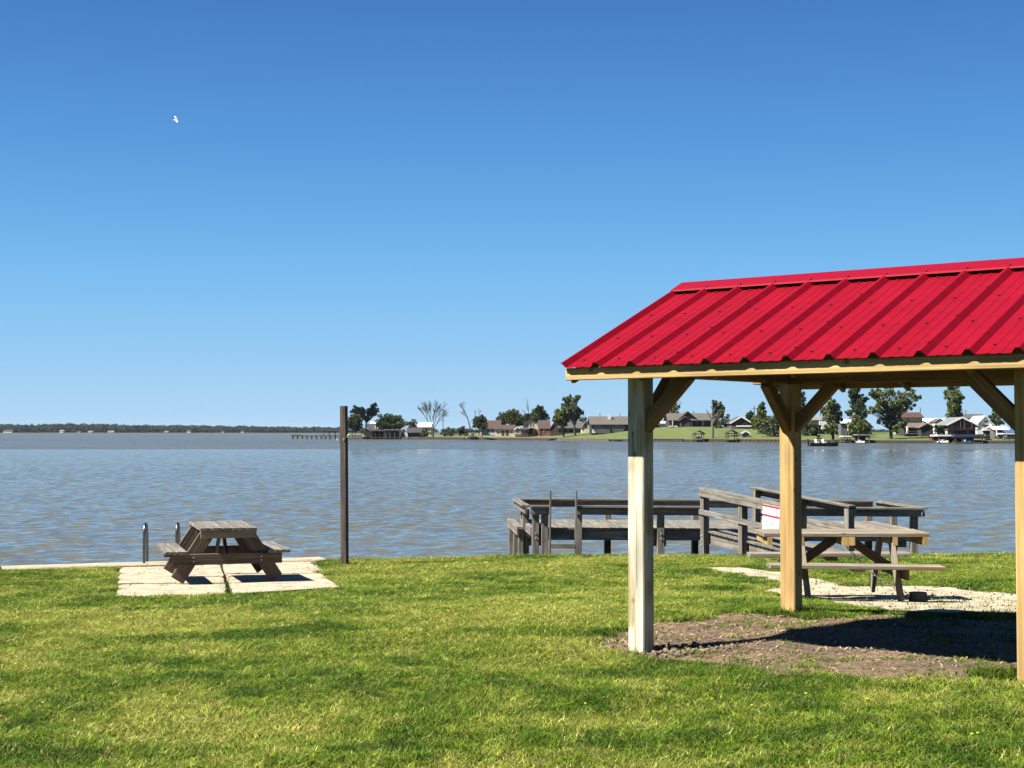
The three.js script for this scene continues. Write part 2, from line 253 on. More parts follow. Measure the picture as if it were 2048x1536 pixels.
// ---------------------------------------------------------------- the lake
{
  const waves = [], q = rng(77);
  for (let k = 0; k < 60; k++) { const t = k / 59, lam = 0.34 * Math.pow(11, t) * (0.9 + 0.2 * q()), ang = (q() + q() + q() - 1.5) * 1.15 + 0.1, kk = 2 * Math.PI / lam; const slope = 0.0245 * (lam < 1.1 ? 1 : (1.1 / lam) ** 1.5) * (lam < 0.6 ? 0.8 : 1); waves.push([Math.sin(ang) * kk, Math.cos(ang) * kk, slope / kk, q() * 6.283, lam]); }
  const ND = 1080, NX = 600, D0 = 16, D1 = 260, A = 0.56, pos = new Float32Array((ND + 1) * (NX + 1) * 3), uv = new Float32Array((ND + 1) * (NX + 1) * 2), idx = new Uint32Array(ND * NX * 6);
  let k = 0;
  for (let j = 0; j <= ND; j++) {
    const d = D0 * Math.pow(D1 / D0, j / ND), dd = d * (Math.pow(D1 / D0, 1 / ND) - 1), dx = d * 2 * Math.tan(A) / NX, sp = Math.max(dd, dx * 0.7);
    const wt = waves.map((w) => sstep(2.2, 4.2, w[4] / sp) * w[2]), edge = 1 - sstep(235, 259, d);
    for (let i = 0; i <= NX; i++) {
      const x = d * Math.tan(A) * (2 * i / NX - 1), o = (j * (NX + 1) + i); let h = 0;
      const gust = 0.62 + 0.76 * fbm(x * 0.045 + 3, d * 0.07 + 8, 4);
      for (let w = 0; w < 60; w++) if (wt[w]) h += wt[w] * Math.sin(waves[w][0] * x + waves[w][1] * d + waves[w][3]);
      h *= gust; h += 1.6 * h * h * Math.sign(h) * (h > 0 ? 1 : -1);
      const side = sstep(0, 0.04, Math.min(i, NX - i) / NX);
      pos[o * 3] = x; pos[o * 3 + 1] = WATER + h * edge * side; pos[o * 3 + 2] = -d; uv[o * 2] = x / 5; uv[o * 2 + 1] = d / 5;
    }
  }
  for (let j = 0; j < ND; j++) for (let i = 0; i < NX; i++) { const a = j * (NX + 1) + i, b = a + NX + 1; idx[k++] = a; idx[k++] = a + 1; idx[k++] = b; idx[k++] = a + 1; idx[k++] = b + 1; idx[k++] = b; }
  const g = new THREE.BufferGeometry(); g.setAttribute('position', new THREE.BufferAttribute(pos, 3)); g.setAttribute('uv', new THREE.BufferAttribute(uv, 2)); g.setIndex(new THREE.BufferAttribute(idx, 1)); g.computeVertexNormals();
  const na = tileN(24, 34, 91), nb = tileN(52, 70, 92), nc = tileN(11, 16, 93);
  const bump = tex(1024, 1024, (u, v) => { const x = 255 * (0.5 * nc(u, v) + 0.32 * na(u, v) + 0.18 * nb(u, v)); return [x, x, x]; }, false);
  M.water = new THREE.MeshPhysicalMaterial({ color: new THREE.Color(0.064, 0.0645, 0.05), roughness: 0.07, ior: 1.33, bumpMap: bump, bumpScale: 0.032 });
  const fw = [], fq = rng(505); for (let i = 0; i < 40; i++) { const a = Math.round(6 + 26 * fq()) * (fq() < 0.85 ? 1 : -1), c = Math.round((fq() - 0.5) * 34); fw.push([c, a, fq() * 6.283, 1 / Math.hypot(a, c)]); }
  const nmap = tex(512, 512, (u, v) => { let sx = 0, sy = 0; for (const [a, c, p, k] of fw) { const w = Math.cos(6.28318 * (a * u + c * v) + p); sx += w * a * k; sy += w * c * k; } const n = V3(-sx * 0.1, -sy * 0.1, 1).normalize(); return [n.x * 127.5 + 127.5, n.y * 127.5 + 127.5, n.z * 127.5 + 127.5]; }, false);
  M.waterFar = new THREE.MeshPhysicalMaterial({ color: new THREE.Color(0.052, 0.0515, 0.038), roughness: 1, ior: 1.33, normalMap: nmap });
  const gu1 = tileN(5, 14, 611), gu2 = tileN(13, 40, 612), gust = tex(256, 256, (u, v) => { const k = 255 * (0.1 + 0.3 * (0.6 * gu1(u, v) + 0.4 * gu2(u, v))); return [k, k, k]; }, false); gust.repeat.set(17 / 420, 17 / 300); M.waterFar.roughnessMap = gust; M.waterFar.normalScale.set(0.68, 0.68);
  M.water.normalMap = nmap.clone(); M.water.normalMap.repeat.set(5 / 17, 5 / 17); M.water.normalScale.set(0.5, 0.5);
  const lake = thing('lake_water', 'choppy grey blue muddy lake water', 'water', [0, 0, 0], null, 'structure');
  mesh(lake, 'wave_surface', g, M.water);
  // the open lake beyond and to both sides
  const pos2 = [], idx2 = [], uv2 = [], rows = [[10, 1.25], [16, 1.25], [60, 1.25], [150, 1.25], [260, 1.25], [420, 1.25], [800, 1.2], [1500, 1.2], [3000, 1.2], [6500, 1.2]];
  const quad = (p) => { const o = pos2.length / 3; for (const [x, d] of p) { pos2.push(x, WATER, -d); uv2.push(x / 17, d / 17); } idx2.push(o, o + 1, o + 2, o, o + 2, o + 3); };
  for (let j = 0; j < rows.length - 1; j++) {
    const [da, aa] = rows[j], [db, ab] = rows[j + 1], N = 12, inner = db <= 260 && da >= 16;
    for (const s of inner ? [-1, 1] : [0]) for (let i = 0; i < N; i++) {
      const f = (d, a, t) => s ? s * d * Math.tan(lerp(A, a, t)) : d * Math.tan(lerp(-a, a, t));
      const p = [[f(da, aa, i / N), da], [f(da, aa, (i + 1) / N), da], [f(db, ab, (i + 1) / N), db], [f(db, ab, i / N), db]]; quad(s < 0 ? p.reverse() : p);
    }
  }
  const g2 = new THREE.BufferGeometry(); g2.setAttribute('position', new THREE.Float32BufferAttribute(pos2, 3)); g2.setAttribute('uv', new THREE.Float32BufferAttribute(uv2, 2)); g2.setIndex(idx2); g2.computeVertexNormals();
  mesh(lake, 'open_water', g2, M.waterFar);
}

// ---------------------------------------------------------------- picnic shelter (local: x along the ridge, -z away from the front)
{
  const ang = 38.7 * Math.PI / 180, X1 = 0.85, D1 = 11.06, s = 0.14, L2 = 2.30, U3 = 2.88;
  const sh = thing('picnic_shelter', 'open wooden picnic shelter with red ribbed metal gable roof on square posts', 'shelter', [X1, CAMY, -D1]);
  sh.rotation.y = -ang;                                    // local +x -> (cos, towards the camera)
  const floorAt = (u, v) => { const x = X1 + u * Math.cos(ang) + v * Math.sin(ang), d = D1 - u * Math.sin(ang) + v * Math.cos(ang); return gH(x, d) - CAMY; };
  const L = (u, h, v) => [u, h, -v];
  const postTop = 0.41;
  [[0, 0, M.pinePale], [0, L2, M.pine], [U3, 0, M.pine], [U3, L2, M.pine]].forEach(([u, v, m]) => {
    const g = floorAt(u + s / 2, v + s / 2);
    const p = stick(sh, 'post', L(u + s / 2, g - 0.12, v + s / 2), L(u + s / 2, postTop, v + s / 2), s, s, m, FWD, 0.008); void p;
  });
  const U0 = -0.284, RL = 3.66, he = 0.475, slope = 0.428, vr = (L2 + s) / 2, eaveV = -0.412, roofY = (v) => he + slope * (v < vr ? v - eaveV : 2 * vr - v - eaveV);
  // beams along the ridge and ties across
  for (const v of [0.035, 0.105]) stick(sh, 'beam', L(U0 + 0.02, postTop + 0.07, v), L(U0 + RL - 0.02, postTop + 0.07, v), 0.14, 0.038, M.pineBeam);
  for (const v of [L2 + 0.035, L2 + 0.105]) stick(sh, 'beam', L(U0 + 0.02, postTop + 0.07, v), L(U0 + RL - 0.02, postTop + 0.07, v), 0.14, 0.038, M.pineBeam);
  for (const u of [s / 2, U3 + s / 2]) stick(sh, 'tie_beam', L(u, postTop + 0.066, 0.15), L(u, postTop + 0.066, L2 - 0.012), 0.13, 0.07, M.pineBeam);
  // rafters
  const rN = 7;
  for (let k = 0; k < rN; k++) {
    const u = lerp(U0 + 0.04, U0 + RL - 0.04, k / (rN - 1));
    for (const side of [0, 1]) {
      const va = side ? 2 * vr - eaveV - 0.03 : eaveV + 0.06, vb = vr + (side ? 0.005 : -0.005), drop = 0.04 + 0.047;
      stick(sh, 'rafter', L(u, roofY(va) - drop - 0.016, va), L(u, roofY(vb) - drop - 0.016, vb), 0.089, 0.038, M.pineBeam);
    }
  }
  // purlins under the metal
  for (const t of [0.3, 0.62, 0.95]) for (const side of [0, 1]) { const v0 = lerp(eaveV, vr, t), v = side ? 2 * vr - v0 : v0; const n = V3(0, 1, side ? -slope : slope).normalize(); stick(sh, 'purlin', L(U0 + 0.03, roofY(v) - 0.022, v), L(U0 + RL - 0.03, roofY(v) - 0.022, v), 0.036, 0.089, M.pineBeam, [n.x, n.y, n.z]); }
  // fascia boards
  stick(sh, 'fascia_board', L(U0 + 0.012, he - 0.055, eaveV + 0.035), L(U0 + RL - 0.012, he - 0.055, eaveV + 0.035), 0.089, 0.038, M.pine);
  stick(sh, 'fascia_board', L(U0 + 0.012, he - 0.055, 2 * vr - eaveV - 0.035), L(U0 + RL - 0.012, he - 0.055, 2 * vr - eaveV - 0.035), 0.089, 0.038, M.pine);
  // knee braces
  const kb = (u, v, du, dv) => { const len = 0.36; stick(sh, 'knee_brace', L(u - du * 0.04, postTop - len - 0.04, v - dv * 0.04), L(u + du * len, postTop + 0.0, v + dv * len), 0.1, 0.08, M.pineBeam); };
  const c = s / 2;
  kb(s - 0.015, c, 1, 0); kb(c, s - 0.015, 0, 1);
  kb(s - 0.015, L2 + c, 1, 0); kb(c, L2 + 0.015, 0, -1);
  kb(U3 + 0.015, c, -1, 0); kb(U3 + c, s - 0.015, 0, 1);
  kb(U3 + 0.015, L2 + c, -1, 0); kb(U3 + c, L2 + 0.015, 0, -1);
  // ribbed metal panels, four to a slope
  const pitch = 0.3048, prof = [];
  const per = (x0, last) => { const q = [[0, 0.035], [0.012, 0.035], [0.042, 0], [0.102, 0], [0.11, 0.0035], [0.124, 0.0035], [0.132, 0], [0.174, 0], [0.182, 0.0035], [0.196, 0.0035], [0.204, 0], [0.263, 0], [0.292, 0.035]]; return q.map(([a, b]) => [x0 + a, b]); };
  for (let k = 0; k < 3; k++) prof.push(...per(k * pitch)); prof.push([3 * pitch, 0.0365], [3 * pitch + 0.012, 0.0365], [3 * pitch + 0.042, 0.0015]);
  const thick = 0.0012, run = vr - eaveV, slant = run * Math.hypot(1, slope) + 0.005;
  const sp = new THREE.Shape(); prof.forEach(([a, b], i) => i ? sp.lineTo(a, b) : sp.moveTo(a, b)); for (let i = prof.length - 1; i >= 0; i--) sp.lineTo(prof[i][0] + 0.0004, prof[i][1] - thick);
  const pg = new THREE.ExtrudeGeometry(sp, { depth: slant - 0.036, bevelEnabled: false, curveSegments: 1 });
  const screwG = () => { const l = []; for (const t of [0.08, 0.36, 0.64, 0.9]) for (let k = 0; k < 3; k++) for (const x of [0.114]) { const g = new THREE.CylinderGeometry(0.0095, 0.0105, 0.007, 6); g.translate(k * pitch + x + 0.06 * ((t * 100 | 0) % 2), 0.008, t * slant); l.push(g); } for (const t of [0.3, 0.62, 0.9]) { const g = new THREE.CylinderGeometry(0.0095, 0.0105, 0.007, 6); g.translate(3 * pitch + 0.004, 0.039, t * slant); l.push(g); } return mergeGeometries(l); };
  const sg = screwG(), a = Math.atan(slope);
  for (let k = 0; k < 4; k++) {
    const m = mesh(sh, 'roof_panel', pg, M.red); m.rotation.x = a; m.position.set(U0 + k * 3 * pitch, he, -eaveV + 0.005);
    m.rotation.set(a, 0, 0); // z of the sheet runs down the front slope towards the eave: start at the ridge
    m.position.set(U0 + k * 3 * pitch, he + slope * run - 0.022, -(vr - 0.05)); 
    mesh(m, 'screws', sg, M.screw);
    const w = mesh(sh, 'roof_panel', pg, M.red); w.rotation.set(0, Math.PI, 0); w.rotation.order = 'YXZ'; w.rotation.set(a, Math.PI, 0); w.position.set(U0 + (k + 1) * 3 * pitch, he + slope * run - 0.022, -(vr + 0.05)); mesh(w, 'screws', sg, M.screw);
  }
  // ridge cap
  const t = 0.0015, hw = 0.165, cs = new THREE.Shape([[-hw - 0.012, -hw * slope - 0.014], [-hw, -hw * slope], [0, 0.004], [hw, -hw * slope], [hw + 0.012, -hw * slope - 0.014], [hw + 0.012, -hw * slope - 0.014 - t], [hw, -hw * slope - t], [0, 0.004 - t], [-hw, -hw * slope - t], [-hw - 0.012, -hw * slope - 0.014 - t]].map(([x, y]) => new THREE.Vector2(x, y)));
  const cg = new THREE.ExtrudeGeometry(cs, { depth: RL + 0.02, bevelEnabled: false }); cg.rotateY(Math.PI / 2);
  const cap = mesh(sh, 'ridge_cap', cg, M.redCap, [U0 - 0.01, he + slope * run + 0.041, -vr]);
  const l = []; for (let k = 1; k < 12; k++) { const g = new THREE.CylinderGeometry(0.0095, 0.0105, 0.007, 6); g.translate(k * pitch + 0.017, -0.145 * slope + 0.006, 0.145); l.push(g); } mesh(cap, 'screws', mergeGeometries(l), M.screw);
}

// ---------------------------------------------------------------- the two picnic tables
{ // weathered grey table on the slab pad: long axis (local z) points away from the viewer
  const cX = -4.03, cD = 20.88, base = CAMY + tps(cX, cD) + 0.035, Lh = 0.82;
  const t = thing('picnic_table', 'weathered grey picnic table standing on the pebbly slab pad by the water', 'picnic table', [cX, base, -cD]);
  t.rotation.y = 17.5 * Math.PI / 180;
  for (let k = 0; k < 5; k++) { const x = (k - 2) * 0.151; stick(t, 'tabletop_board', [x, 0.735 + rr(-0.002, 0.002), -Lh + rr(-0.008, 0.008)], [x, 0.735 + rr(-0.002, 0.002), Lh + rr(-0.008, 0.008)], 0.04, 0.142, M.grey); }
  for (const s of [-1, 1]) {
    for (const k of [0, 1]) { const x = s * (0.61 + k * 0.148); stick(t, 'seat_board', [x, 0.43, -Lh + rr(-0.01, 0.01)], [x, 0.43, Lh + rr(-0.01, 0.01)], 0.04, 0.14, M.grey); }
    const z = s * 0.68;
    stick(t, 'tabletop_cleat', [-0.37, 0.665, s * (Lh - 0.03)], [0.37, 0.665, s * (Lh - 0.03)], 0.095, 0.04, M.tan);
    stick(t, 'seat_support', [-0.73, 0.335, s * (Lh - 0.13)], [0.73, 0.335, s * (Lh - 0.13)], 0.145, 0.042, M.brown);
    for (const e of [-1, 1]) { // legs and their second plank behind
      stick(t, 'leg', [e * 0.66, 0.06, s * (Lh - 0.175)], [e * 0.25, 0.695, s * (Lh - 0.175)], 0.042, 0.19, M.brown, FWD);
    }
    stick(t, 'diagonal_brace', [0, 0.33, s * (Lh - 0.2)], [0, 0.68, s * 0.16], 0.09, 0.04, M.brown); void z;
  }
  stick(t, 'tabletop_cleat', [-0.35, 0.67, 0], [0.35, 0.67, 0], 0.085, 0.04, M.brown);
  const bl = []; for (const e of [-1, 1]) for (const y of [0.31, 0.36]) { const g = new THREE.CylinderGeometry(0.009, 0.009, 0.012, 8); g.rotateX(Math.PI / 2); g.translate(e * 0.45, y, Lh - 0.104); bl.push(g); } mesh(t, 'bolts', mergeGeometries(bl), M.bolt);
}
{ // paler table by the shelter: long axis along local x
  const cX = 3.6, cD = 16.45, base = CAMY + tps(cX, cD) + 0.012;
  const t = thing('picnic_table', 'pale newer picnic table with splayed legs on the path behind the shelter', 'picnic table', [cX, base, -cD]);
  t.rotation.y = -0.4 * Math.PI / 180;
  for (let k = 0; k < 5; k++) { const z = (k - 2) * 0.149; stick(t, 'tabletop_board', [-0.9 + rr(-0.01, 0.01), 0.725, z], [0.88 + rr(-0.01, 0.01), 0.725, z], 0.04, 0.142, M.tan, [0, 1, 0]); }
  for (const x of [-0.84, -0.5, 0, 0.5, 0.82]) stick(t, 'tabletop_cleat', [x, 0.66, -0.37], [x, 0.66, 0.37], 0.09, Math.abs(x) < 0.1 ? 0.14 : 0.05, M.pine, [0, 1, 0]);
  for (const s of [-1, 1]) {
    for (const k of [0, 1]) { const z = s * (0.62 + k * 0.148), sag = s > 0 ? -0.02 : 0.01; stick(t, 'seat_board', [-0.91, 0.43, z], [0.9, 0.43 + sag, z], 0.04, 0.142, M.tan, [0, 1, 0]); }
    stick(t, 'seat_support', [s * 0.53, 0.345, -0.74], [s * 0.53, 0.345, 0.74], 0.13, 0.04, M.rust, [0, 1, 0]);
    stick(t, 'seat_cleat', [0.02, 0.39, s * 0.58], [0.02, 0.39, s * 0.81], 0.038, 0.13, M.pine, [0, 1, 0]);
    for (const e of [-1, 1]) stick(t, 'leg', [s * 0.485, 0.05, e * 0.66], [s * 0.485, 0.68, e * 0.24], 0.04, 0.14, M.tan, [1, 0, 0]);
    stick(t, 'diagonal_brace', [s * 0.51, 0.36, 0], [s * 0.07, 0.665, 0], 0.095, 0.05, M.rust, [0, 1, 0]);
  }
  // security chain from under the top to a buried block beside the leg
  const ch = thing('chain', 'thin dark steel chain hanging from the pale picnic table to a ground block', 'chain', [cX, base, -cD]);
  const a = V3(-0.02, 0.63, 0.2), b = V3(0.66, 0.10, 0.56), N = 34, links = [];
  for (let k = 0; k < N; k++) { const u = (k + 0.5) / N, p = a.clone().lerp(b, u); p.y -= 0.10 * Math.sin(Math.PI * u); const g = new THREE.TorusGeometry(0.013, 0.0035, 5, 10); g.scale(1.45, 0.9, 1); const q = new THREE.Quaternion().setFromUnitVectors(V3(1, 0, 0), b.clone().sub(a).normalize()); g.rotateX(k % 2 ? Math.PI / 2 : 0); g.applyQuaternion(q); g.translate(p.x, p.y, p.z); links.push(g); }
  mesh(ch, 'links', mergeGeometries(links), M.chain);
  const ph = new THREE.CylinderGeometry(0.012, 0.012, 0.06, 8); ph.translate(a.x, a.y + 0.01, a.z); mesh(ch, 'eye_bolt', ph, M.chain);
  const bl = new THREE.CylinderGeometry(0.09, 0.105, 0.16, 18); const an = mesh(scene, 'anchor_block', bl, std(S(62, 59, 55), 0.95), [cX + 0.68, base + 0.06, -cD + 0.58]);
  tag(an, 'squat dark concrete block at the foot of the pale picnic table', 'anchor block');
}

// ---------------------------------------------------------------- lone mast post at the lawn edge
{
  const b = gp(690, 1131), t = P(690, 812, -b.z);
  const m = thing('wooden_post', 'tall lone weathered square wooden post at the lawn edge by the water', 'post', [b.x, b.y, b.z]);
  m.rotation.y = -0.3;
  const h = t.y - b.y; stick(m, 'shaft', [0, -0.3, 0], [-0.03, h, 0], 0.1, 0.1, M.mast, FWD, 0.008);
  for (const [y, x, sx] of [[h - 0.47, 0.05, 1], [h - 0.53, -0.01, 0.4], [h - 0.55, -0.075, -1]]) { const g = tubeG([V3(x, y - 0.035, 0.045), V3(x + sx * 0.02, y, 0.07), V3(x + sx * 0.05, y + 0.012, 0.075)], 0.008, 10, 6); mesh(m, 'line_cleat', g, M.bolt); }
}
// ---------------------------------------------------------------- steel grab rails of a swim ladder on the slab edge
{
  const rail = (px, yTop, yBase, label) => {
    const b = gp(px, yBase), h = P(px, yTop, -b.z).y - b.y;
    const t = thing('grab_rail', label, 'grab rail', [b.x, b.y, b.z]);
    t.rotation.y = 0.12;
    const pts = [V3(0, -0.05, 0), V3(0, h * 0.55, 0), V3(0, h - 0.12, 0), V3(0, h - 0.02, -0.06), V3(0, h - 0.0, -0.16), V3(0, h - 0.03, -0.3), V3(0, h - 0.14, -0.36), V3(0, h * 0.5, -0.4), V3(0, -0.4, -0.42), V3(0, -1.3, -0.42)];
    mesh(t, 'tube', tubeG(pts, 0.022, 60, 10), M.steel);
    const f = new THREE.CylinderGeometry(0.055, 0.06, 0.02, 16); f.translate(0, 0.04, 0); mesh(t, 'base_flange', f, M.steel);
    return t;
  };
  rail(288, 1049, 1133, 'shiny steel ladder grab rail farther from the weathered picnic table');
  rail(353, 1048, 1131, 'shiny steel ladder grab rail right beside the weathered picnic table');
}

// ---------------------------------------------------------------- fishing dock (local: x along its front, -z away)
const dockO = [0.36, CAMY - 1.862, -29.4];
{
  const d = thing('fishing_dock', 'weathered grey timber fishing dock platform with low railings over the water', 'dock', dockO);
  d.rotation.set(0, 4 * Math.PI / 180, -0.55 * Math.PI / 180, 'YXZ');
  const W = 7.72, Z = 2.75, n = 50, pw = W / n;
  for (let k = 0; k < n; k++) { const x = (k + 0.5) * pw; stick(d, 'deck_board', [x, -0.02 + rr(-0.003, 0.003), 0.03 + rr(-0.012, 0.02)], [x, -0.02 + rr(-0.003, 0.003), -Z - rr(0, 0.03)], 0.04, pw - 0.009, R() < 0.15 ? M.tan : M.grey); }
  stick(d, 'rim_joist', [0.02, -0.145, -0.03], [W - 0.02, -0.145, -0.03], 0.2, 0.05, M.grey);
  stick(d, 'rim_joist', [0.02, -0.145, -Z + 0.03], [W - 0.02, -0.145, -Z + 0.03], 0.2, 0.05, M.grey);
  for (const x of [0.03, 1.9, 3.8, 5.7, W - 0.03]) stick(d, 'joist', [x, -0.145, -0.06], [x, -0.145, -Z + 0.06], 0.195, 0.05, M.grey);
  for (const [x, z] of [[0.13, -0.5], [2.6, -0.5], [5.1, -0.5], [7.5, -0.5], [0.13, -2.2], [2.6, -2.2], [5.1, -2.2], [7.5, -2.2]]) stick(d, 'cross_beam', [x - 0.16, -0.32, z], [x + 0.16, -0.32, z], 0.14, 0.12, M.grey);
  const post = (x, z, top, m = M.grey) => stick(d, 'post', [x, -1.75, z], [x, top, z], 0.135, 0.135, m, FWD, 0.008);
  for (const x of [0.09, 0.27, 0.93, 2.55, 7.62]) post(x, 0.1, 0.275, x < 0.2 || x > 7 ? M.grey : M.grey);
  for (const x of [0.09, 1.9, 3.8, 5.7, 7.62]) post(x, -Z - 0.08, 0.275, M.grey);
  post(0.02, -1.4, 0.275); post(7.7, -1.4, 0.275);
  const rail = (a, b) => {
    const A = V3(...a), B = V3(...b); stick(d, 'rail_board', [A.x, 0.33, A.z], [B.x, 0.33, B.z], 0.14, 0.04, M.grey); stick(d, 'rail_cap', [A.x, 0.421, A.z], [B.x, 0.421, B.z], 0.04, 0.15, M.grey);
  };
  rail([-0.02, 0, 0.19], [0.37, 0, 0.19]); rail([0.86, 0, 0.19], [3.36, 0, 0.19]); rail([4.4, 0, 0.19], [W + 0.02, 0, 0.19]);
  rail([-0.02, 0, -Z - 0.17], [W + 0.02, 0, -Z - 0.17]);
  rail([-0.1, 0, 0.13], [-0.1, 0, -Z - 0.1]); rail([W + 0.1, 0, 0.13], [W + 0.1, 0, -Z - 0.1]);
  // fish cleaning ledge outside the left rail
  for (const x of [-0.2]) stick(d, 'ledge_board', [x, -0.01, 0.1], [x, -0.01, -Z], 0.045, 0.138, M.grey);
  stick(d, 'ledge_fascia', [-0.255, -0.085, 0.08], [-0.255, -0.085, -Z], 0.15, 0.03, M.grey);
  for (const z of [0.0, -1.3, -Z + 0.1]) stick(d, 'ledge_post', [-0.19, -1.6, z], [-0.19, -0.04, z], 0.1, 0.1, M.grey, FWD);
  const bo = []; for (const x of [0.09, 2.55, 7.62]) for (const y of [-0.1, -0.2]) { const g = new THREE.CylinderGeometry(0.016, 0.016, 0.02, 8); g.rotateX(Math.PI / 2); g.translate(x, y, 0.175); bo.push(g); } mesh(d, 'bolts', mergeGeometries(bo), M.bolt);

  const l = thing('wooden_ladder', 'narrow grey wooden ladder bolted to the front of the fishing dock', 'ladder', [0, 0, 0]);
  l.position.copy(V3(0.61, -1.7, 0.28).applyEuler(d.rotation)).add(d.position); l.rotation.copy(d.rotation);
  for (const x of [-0.25, 0.255]) stick(l, 'side_rail', [x, 0, 0], [x, 2.43, 0], 0.036, 0.038, M.grey, FWD);
  for (const y of [0.72, 1.1, 1.36]) stick(l, 'rung', [-0.225, y, 0], [0.23, y, 0], y > 1.3 ? 0.09 : 0.075, 0.04, y > 1.3 ? M.grey : M.grey);
}
{ // ramp from the lawn up to the dock
  const T = V3(3.78, CAMY - 1.9, -29.18), B = V3(5.08, CAMY - 2.13, -26.05), W = 0.98;
  const dir = B.clone().sub(T), len = dir.length(); dir.normalize();
  const r = thing('dock_ramp', 'sloping grey plank ramp with tall handrails leading from the lawn to the dock', 'ramp', [T.x, T.y, T.z]);
  const yaw = Math.atan2(-dir.z, dir.x), pit = Math.asin(dir.y); r.rotation.order = 'YXZ'; r.rotation.set(0, yaw, 0); // local x down the ramp; +z is to its left when walking to the lawn...
  const at = (t, h, z) => { const x = t * len * Math.cos(pit), y = t * len * Math.sin(pit) + h; return [x, y, z]; };
  const n = 24; const zs = -1; // the other edge lies on local -z
  for (let k = 0; k < n; k++) { const t = (k + 0.5) / n; const a = at(t, -0.02, zs * -0.03), b = at(t, -0.02, zs * (W + 0.03)); stick(r, 'deck_board', a, b, 0.038, len / n - 0.008, M.grey, [-Math.sin(pit), Math.cos(pit), 0]); }
  for (const z of [0.04, W - 0.04]) stick(r, 'stringer', at(0, -0.15, zs * z), at(0.985, -0.15, zs * z), 0.22, 0.05, M.grey);
  for (const [z, o, ts] of [[0, 1, [0.015, 0.43, 0.88]], [W, -1, [0.03, 0.5, 0.94]]]) {
    const zz = zs * (z - o * 0.075);
    for (const t of ts) { const p = at(t, 0, zz); stick(r, 'post', [p[0], t > 0.8 ? p[1] - 0.5 : -1.6, p[2]], [p[0], p[1] + 0.76, p[2]], 0.135, 0.13, M.grey, FWD, 0.008); }
    stick(r, 'handrail_cap', at(-0.01, 0.805, zz), at(0.97, 0.805, zz), 0.04, 0.15, M.grey); stick(r, 'handrail_board', at(0, 0.72, zs * (z - o * 0.16)), at(0.96, 0.72, zs * (z - o * 0.16)), 0.125, 0.038, M.grey);
    stick(r, 'mid_rail', at(0, 0.36, zs * (z - o * 0.16)), at(0.96, 0.36, zs * (z - o * 0.16)), 0.1, 0.038, M.grey);
  }
  const bo = []; for (const y of [-0.1, -0.19, -0.28]) { const g = new THREE.CylinderGeometry(0.016, 0.016, 0.02, 8); g.rotateX(Math.PI / 2); const p = at(0.012, y, zs * -0.15); g.translate(...p); bo.push(g); } mesh(r, 'bolts', mergeGeometries(bo), M.bolt);
  // notice fixed to the ramp's handrail
  const cv = document.createElement('canvas'); cv.width = 512; cv.height = 512; const x = cv.getContext('2d');
  x.fillStyle = '#f4f3ef'; x.fillRect(0, 0, 512, 512); x.fillStyle = '#c81e46'; x.fillRect(0, 0, 512, 36); x.fillRect(0, 176, 512, 36); x.fillRect(86, 36, 14, 140); x.fillRect(412, 36, 14, 140); 
  x.fillStyle = '#b9879a'; x.fillRect(180, 112, 12, 14); x.fillStyle = '#2c2c34';
  for (const [a, b, w, h] of [[120, 258, 12, 66], [150, 262, 10, 58], [196, 276, 18, 20], [212, 254, 8, 12], [232, 290, 8, 40], [262, 280, 14, 12], [262, 312, 8, 36], [300, 286, 12, 60], [326, 286, 8, 60], [130, 372, 9, 44], [150, 392, 14, 22], [176, 384, 10, 44], [208, 396, 10, 30], [232, 402, 14, 30], [268, 392, 10, 40], [300, 392, 12, 44]]) x.fillRect(a, b, w, h);
  const ct = new THREE.CanvasTexture(cv); ct.colorSpace = THREE.SRGBColorSpace;
  const sgn = thing('notice_sign', 'white notice sign with red bands fixed to the ramp handrail', 'sign', [0, 0, 0]);
  const p = V3(...at(0.77, 0.52, zs * -0.196)).applyEuler(r.rotation).add(r.position); sgn.position.copy(p); sgn.rotation.order = 'YXZ'; sgn.rotation.set(0, yaw, pit);
  mesh(sgn, 'panel', boxG(0.56, 0.5, 0.006), M.white);
  const pg = new THREE.PlaneGeometry(0.555, 0.495); pg.translate(0, 0, 0.0045); mesh(sgn, 'print', pg, new THREE.MeshStandardMaterial({ map: ct, roughness: 0.5, color: new THREE.Color(0.42, 0.42, 0.42) }));
}

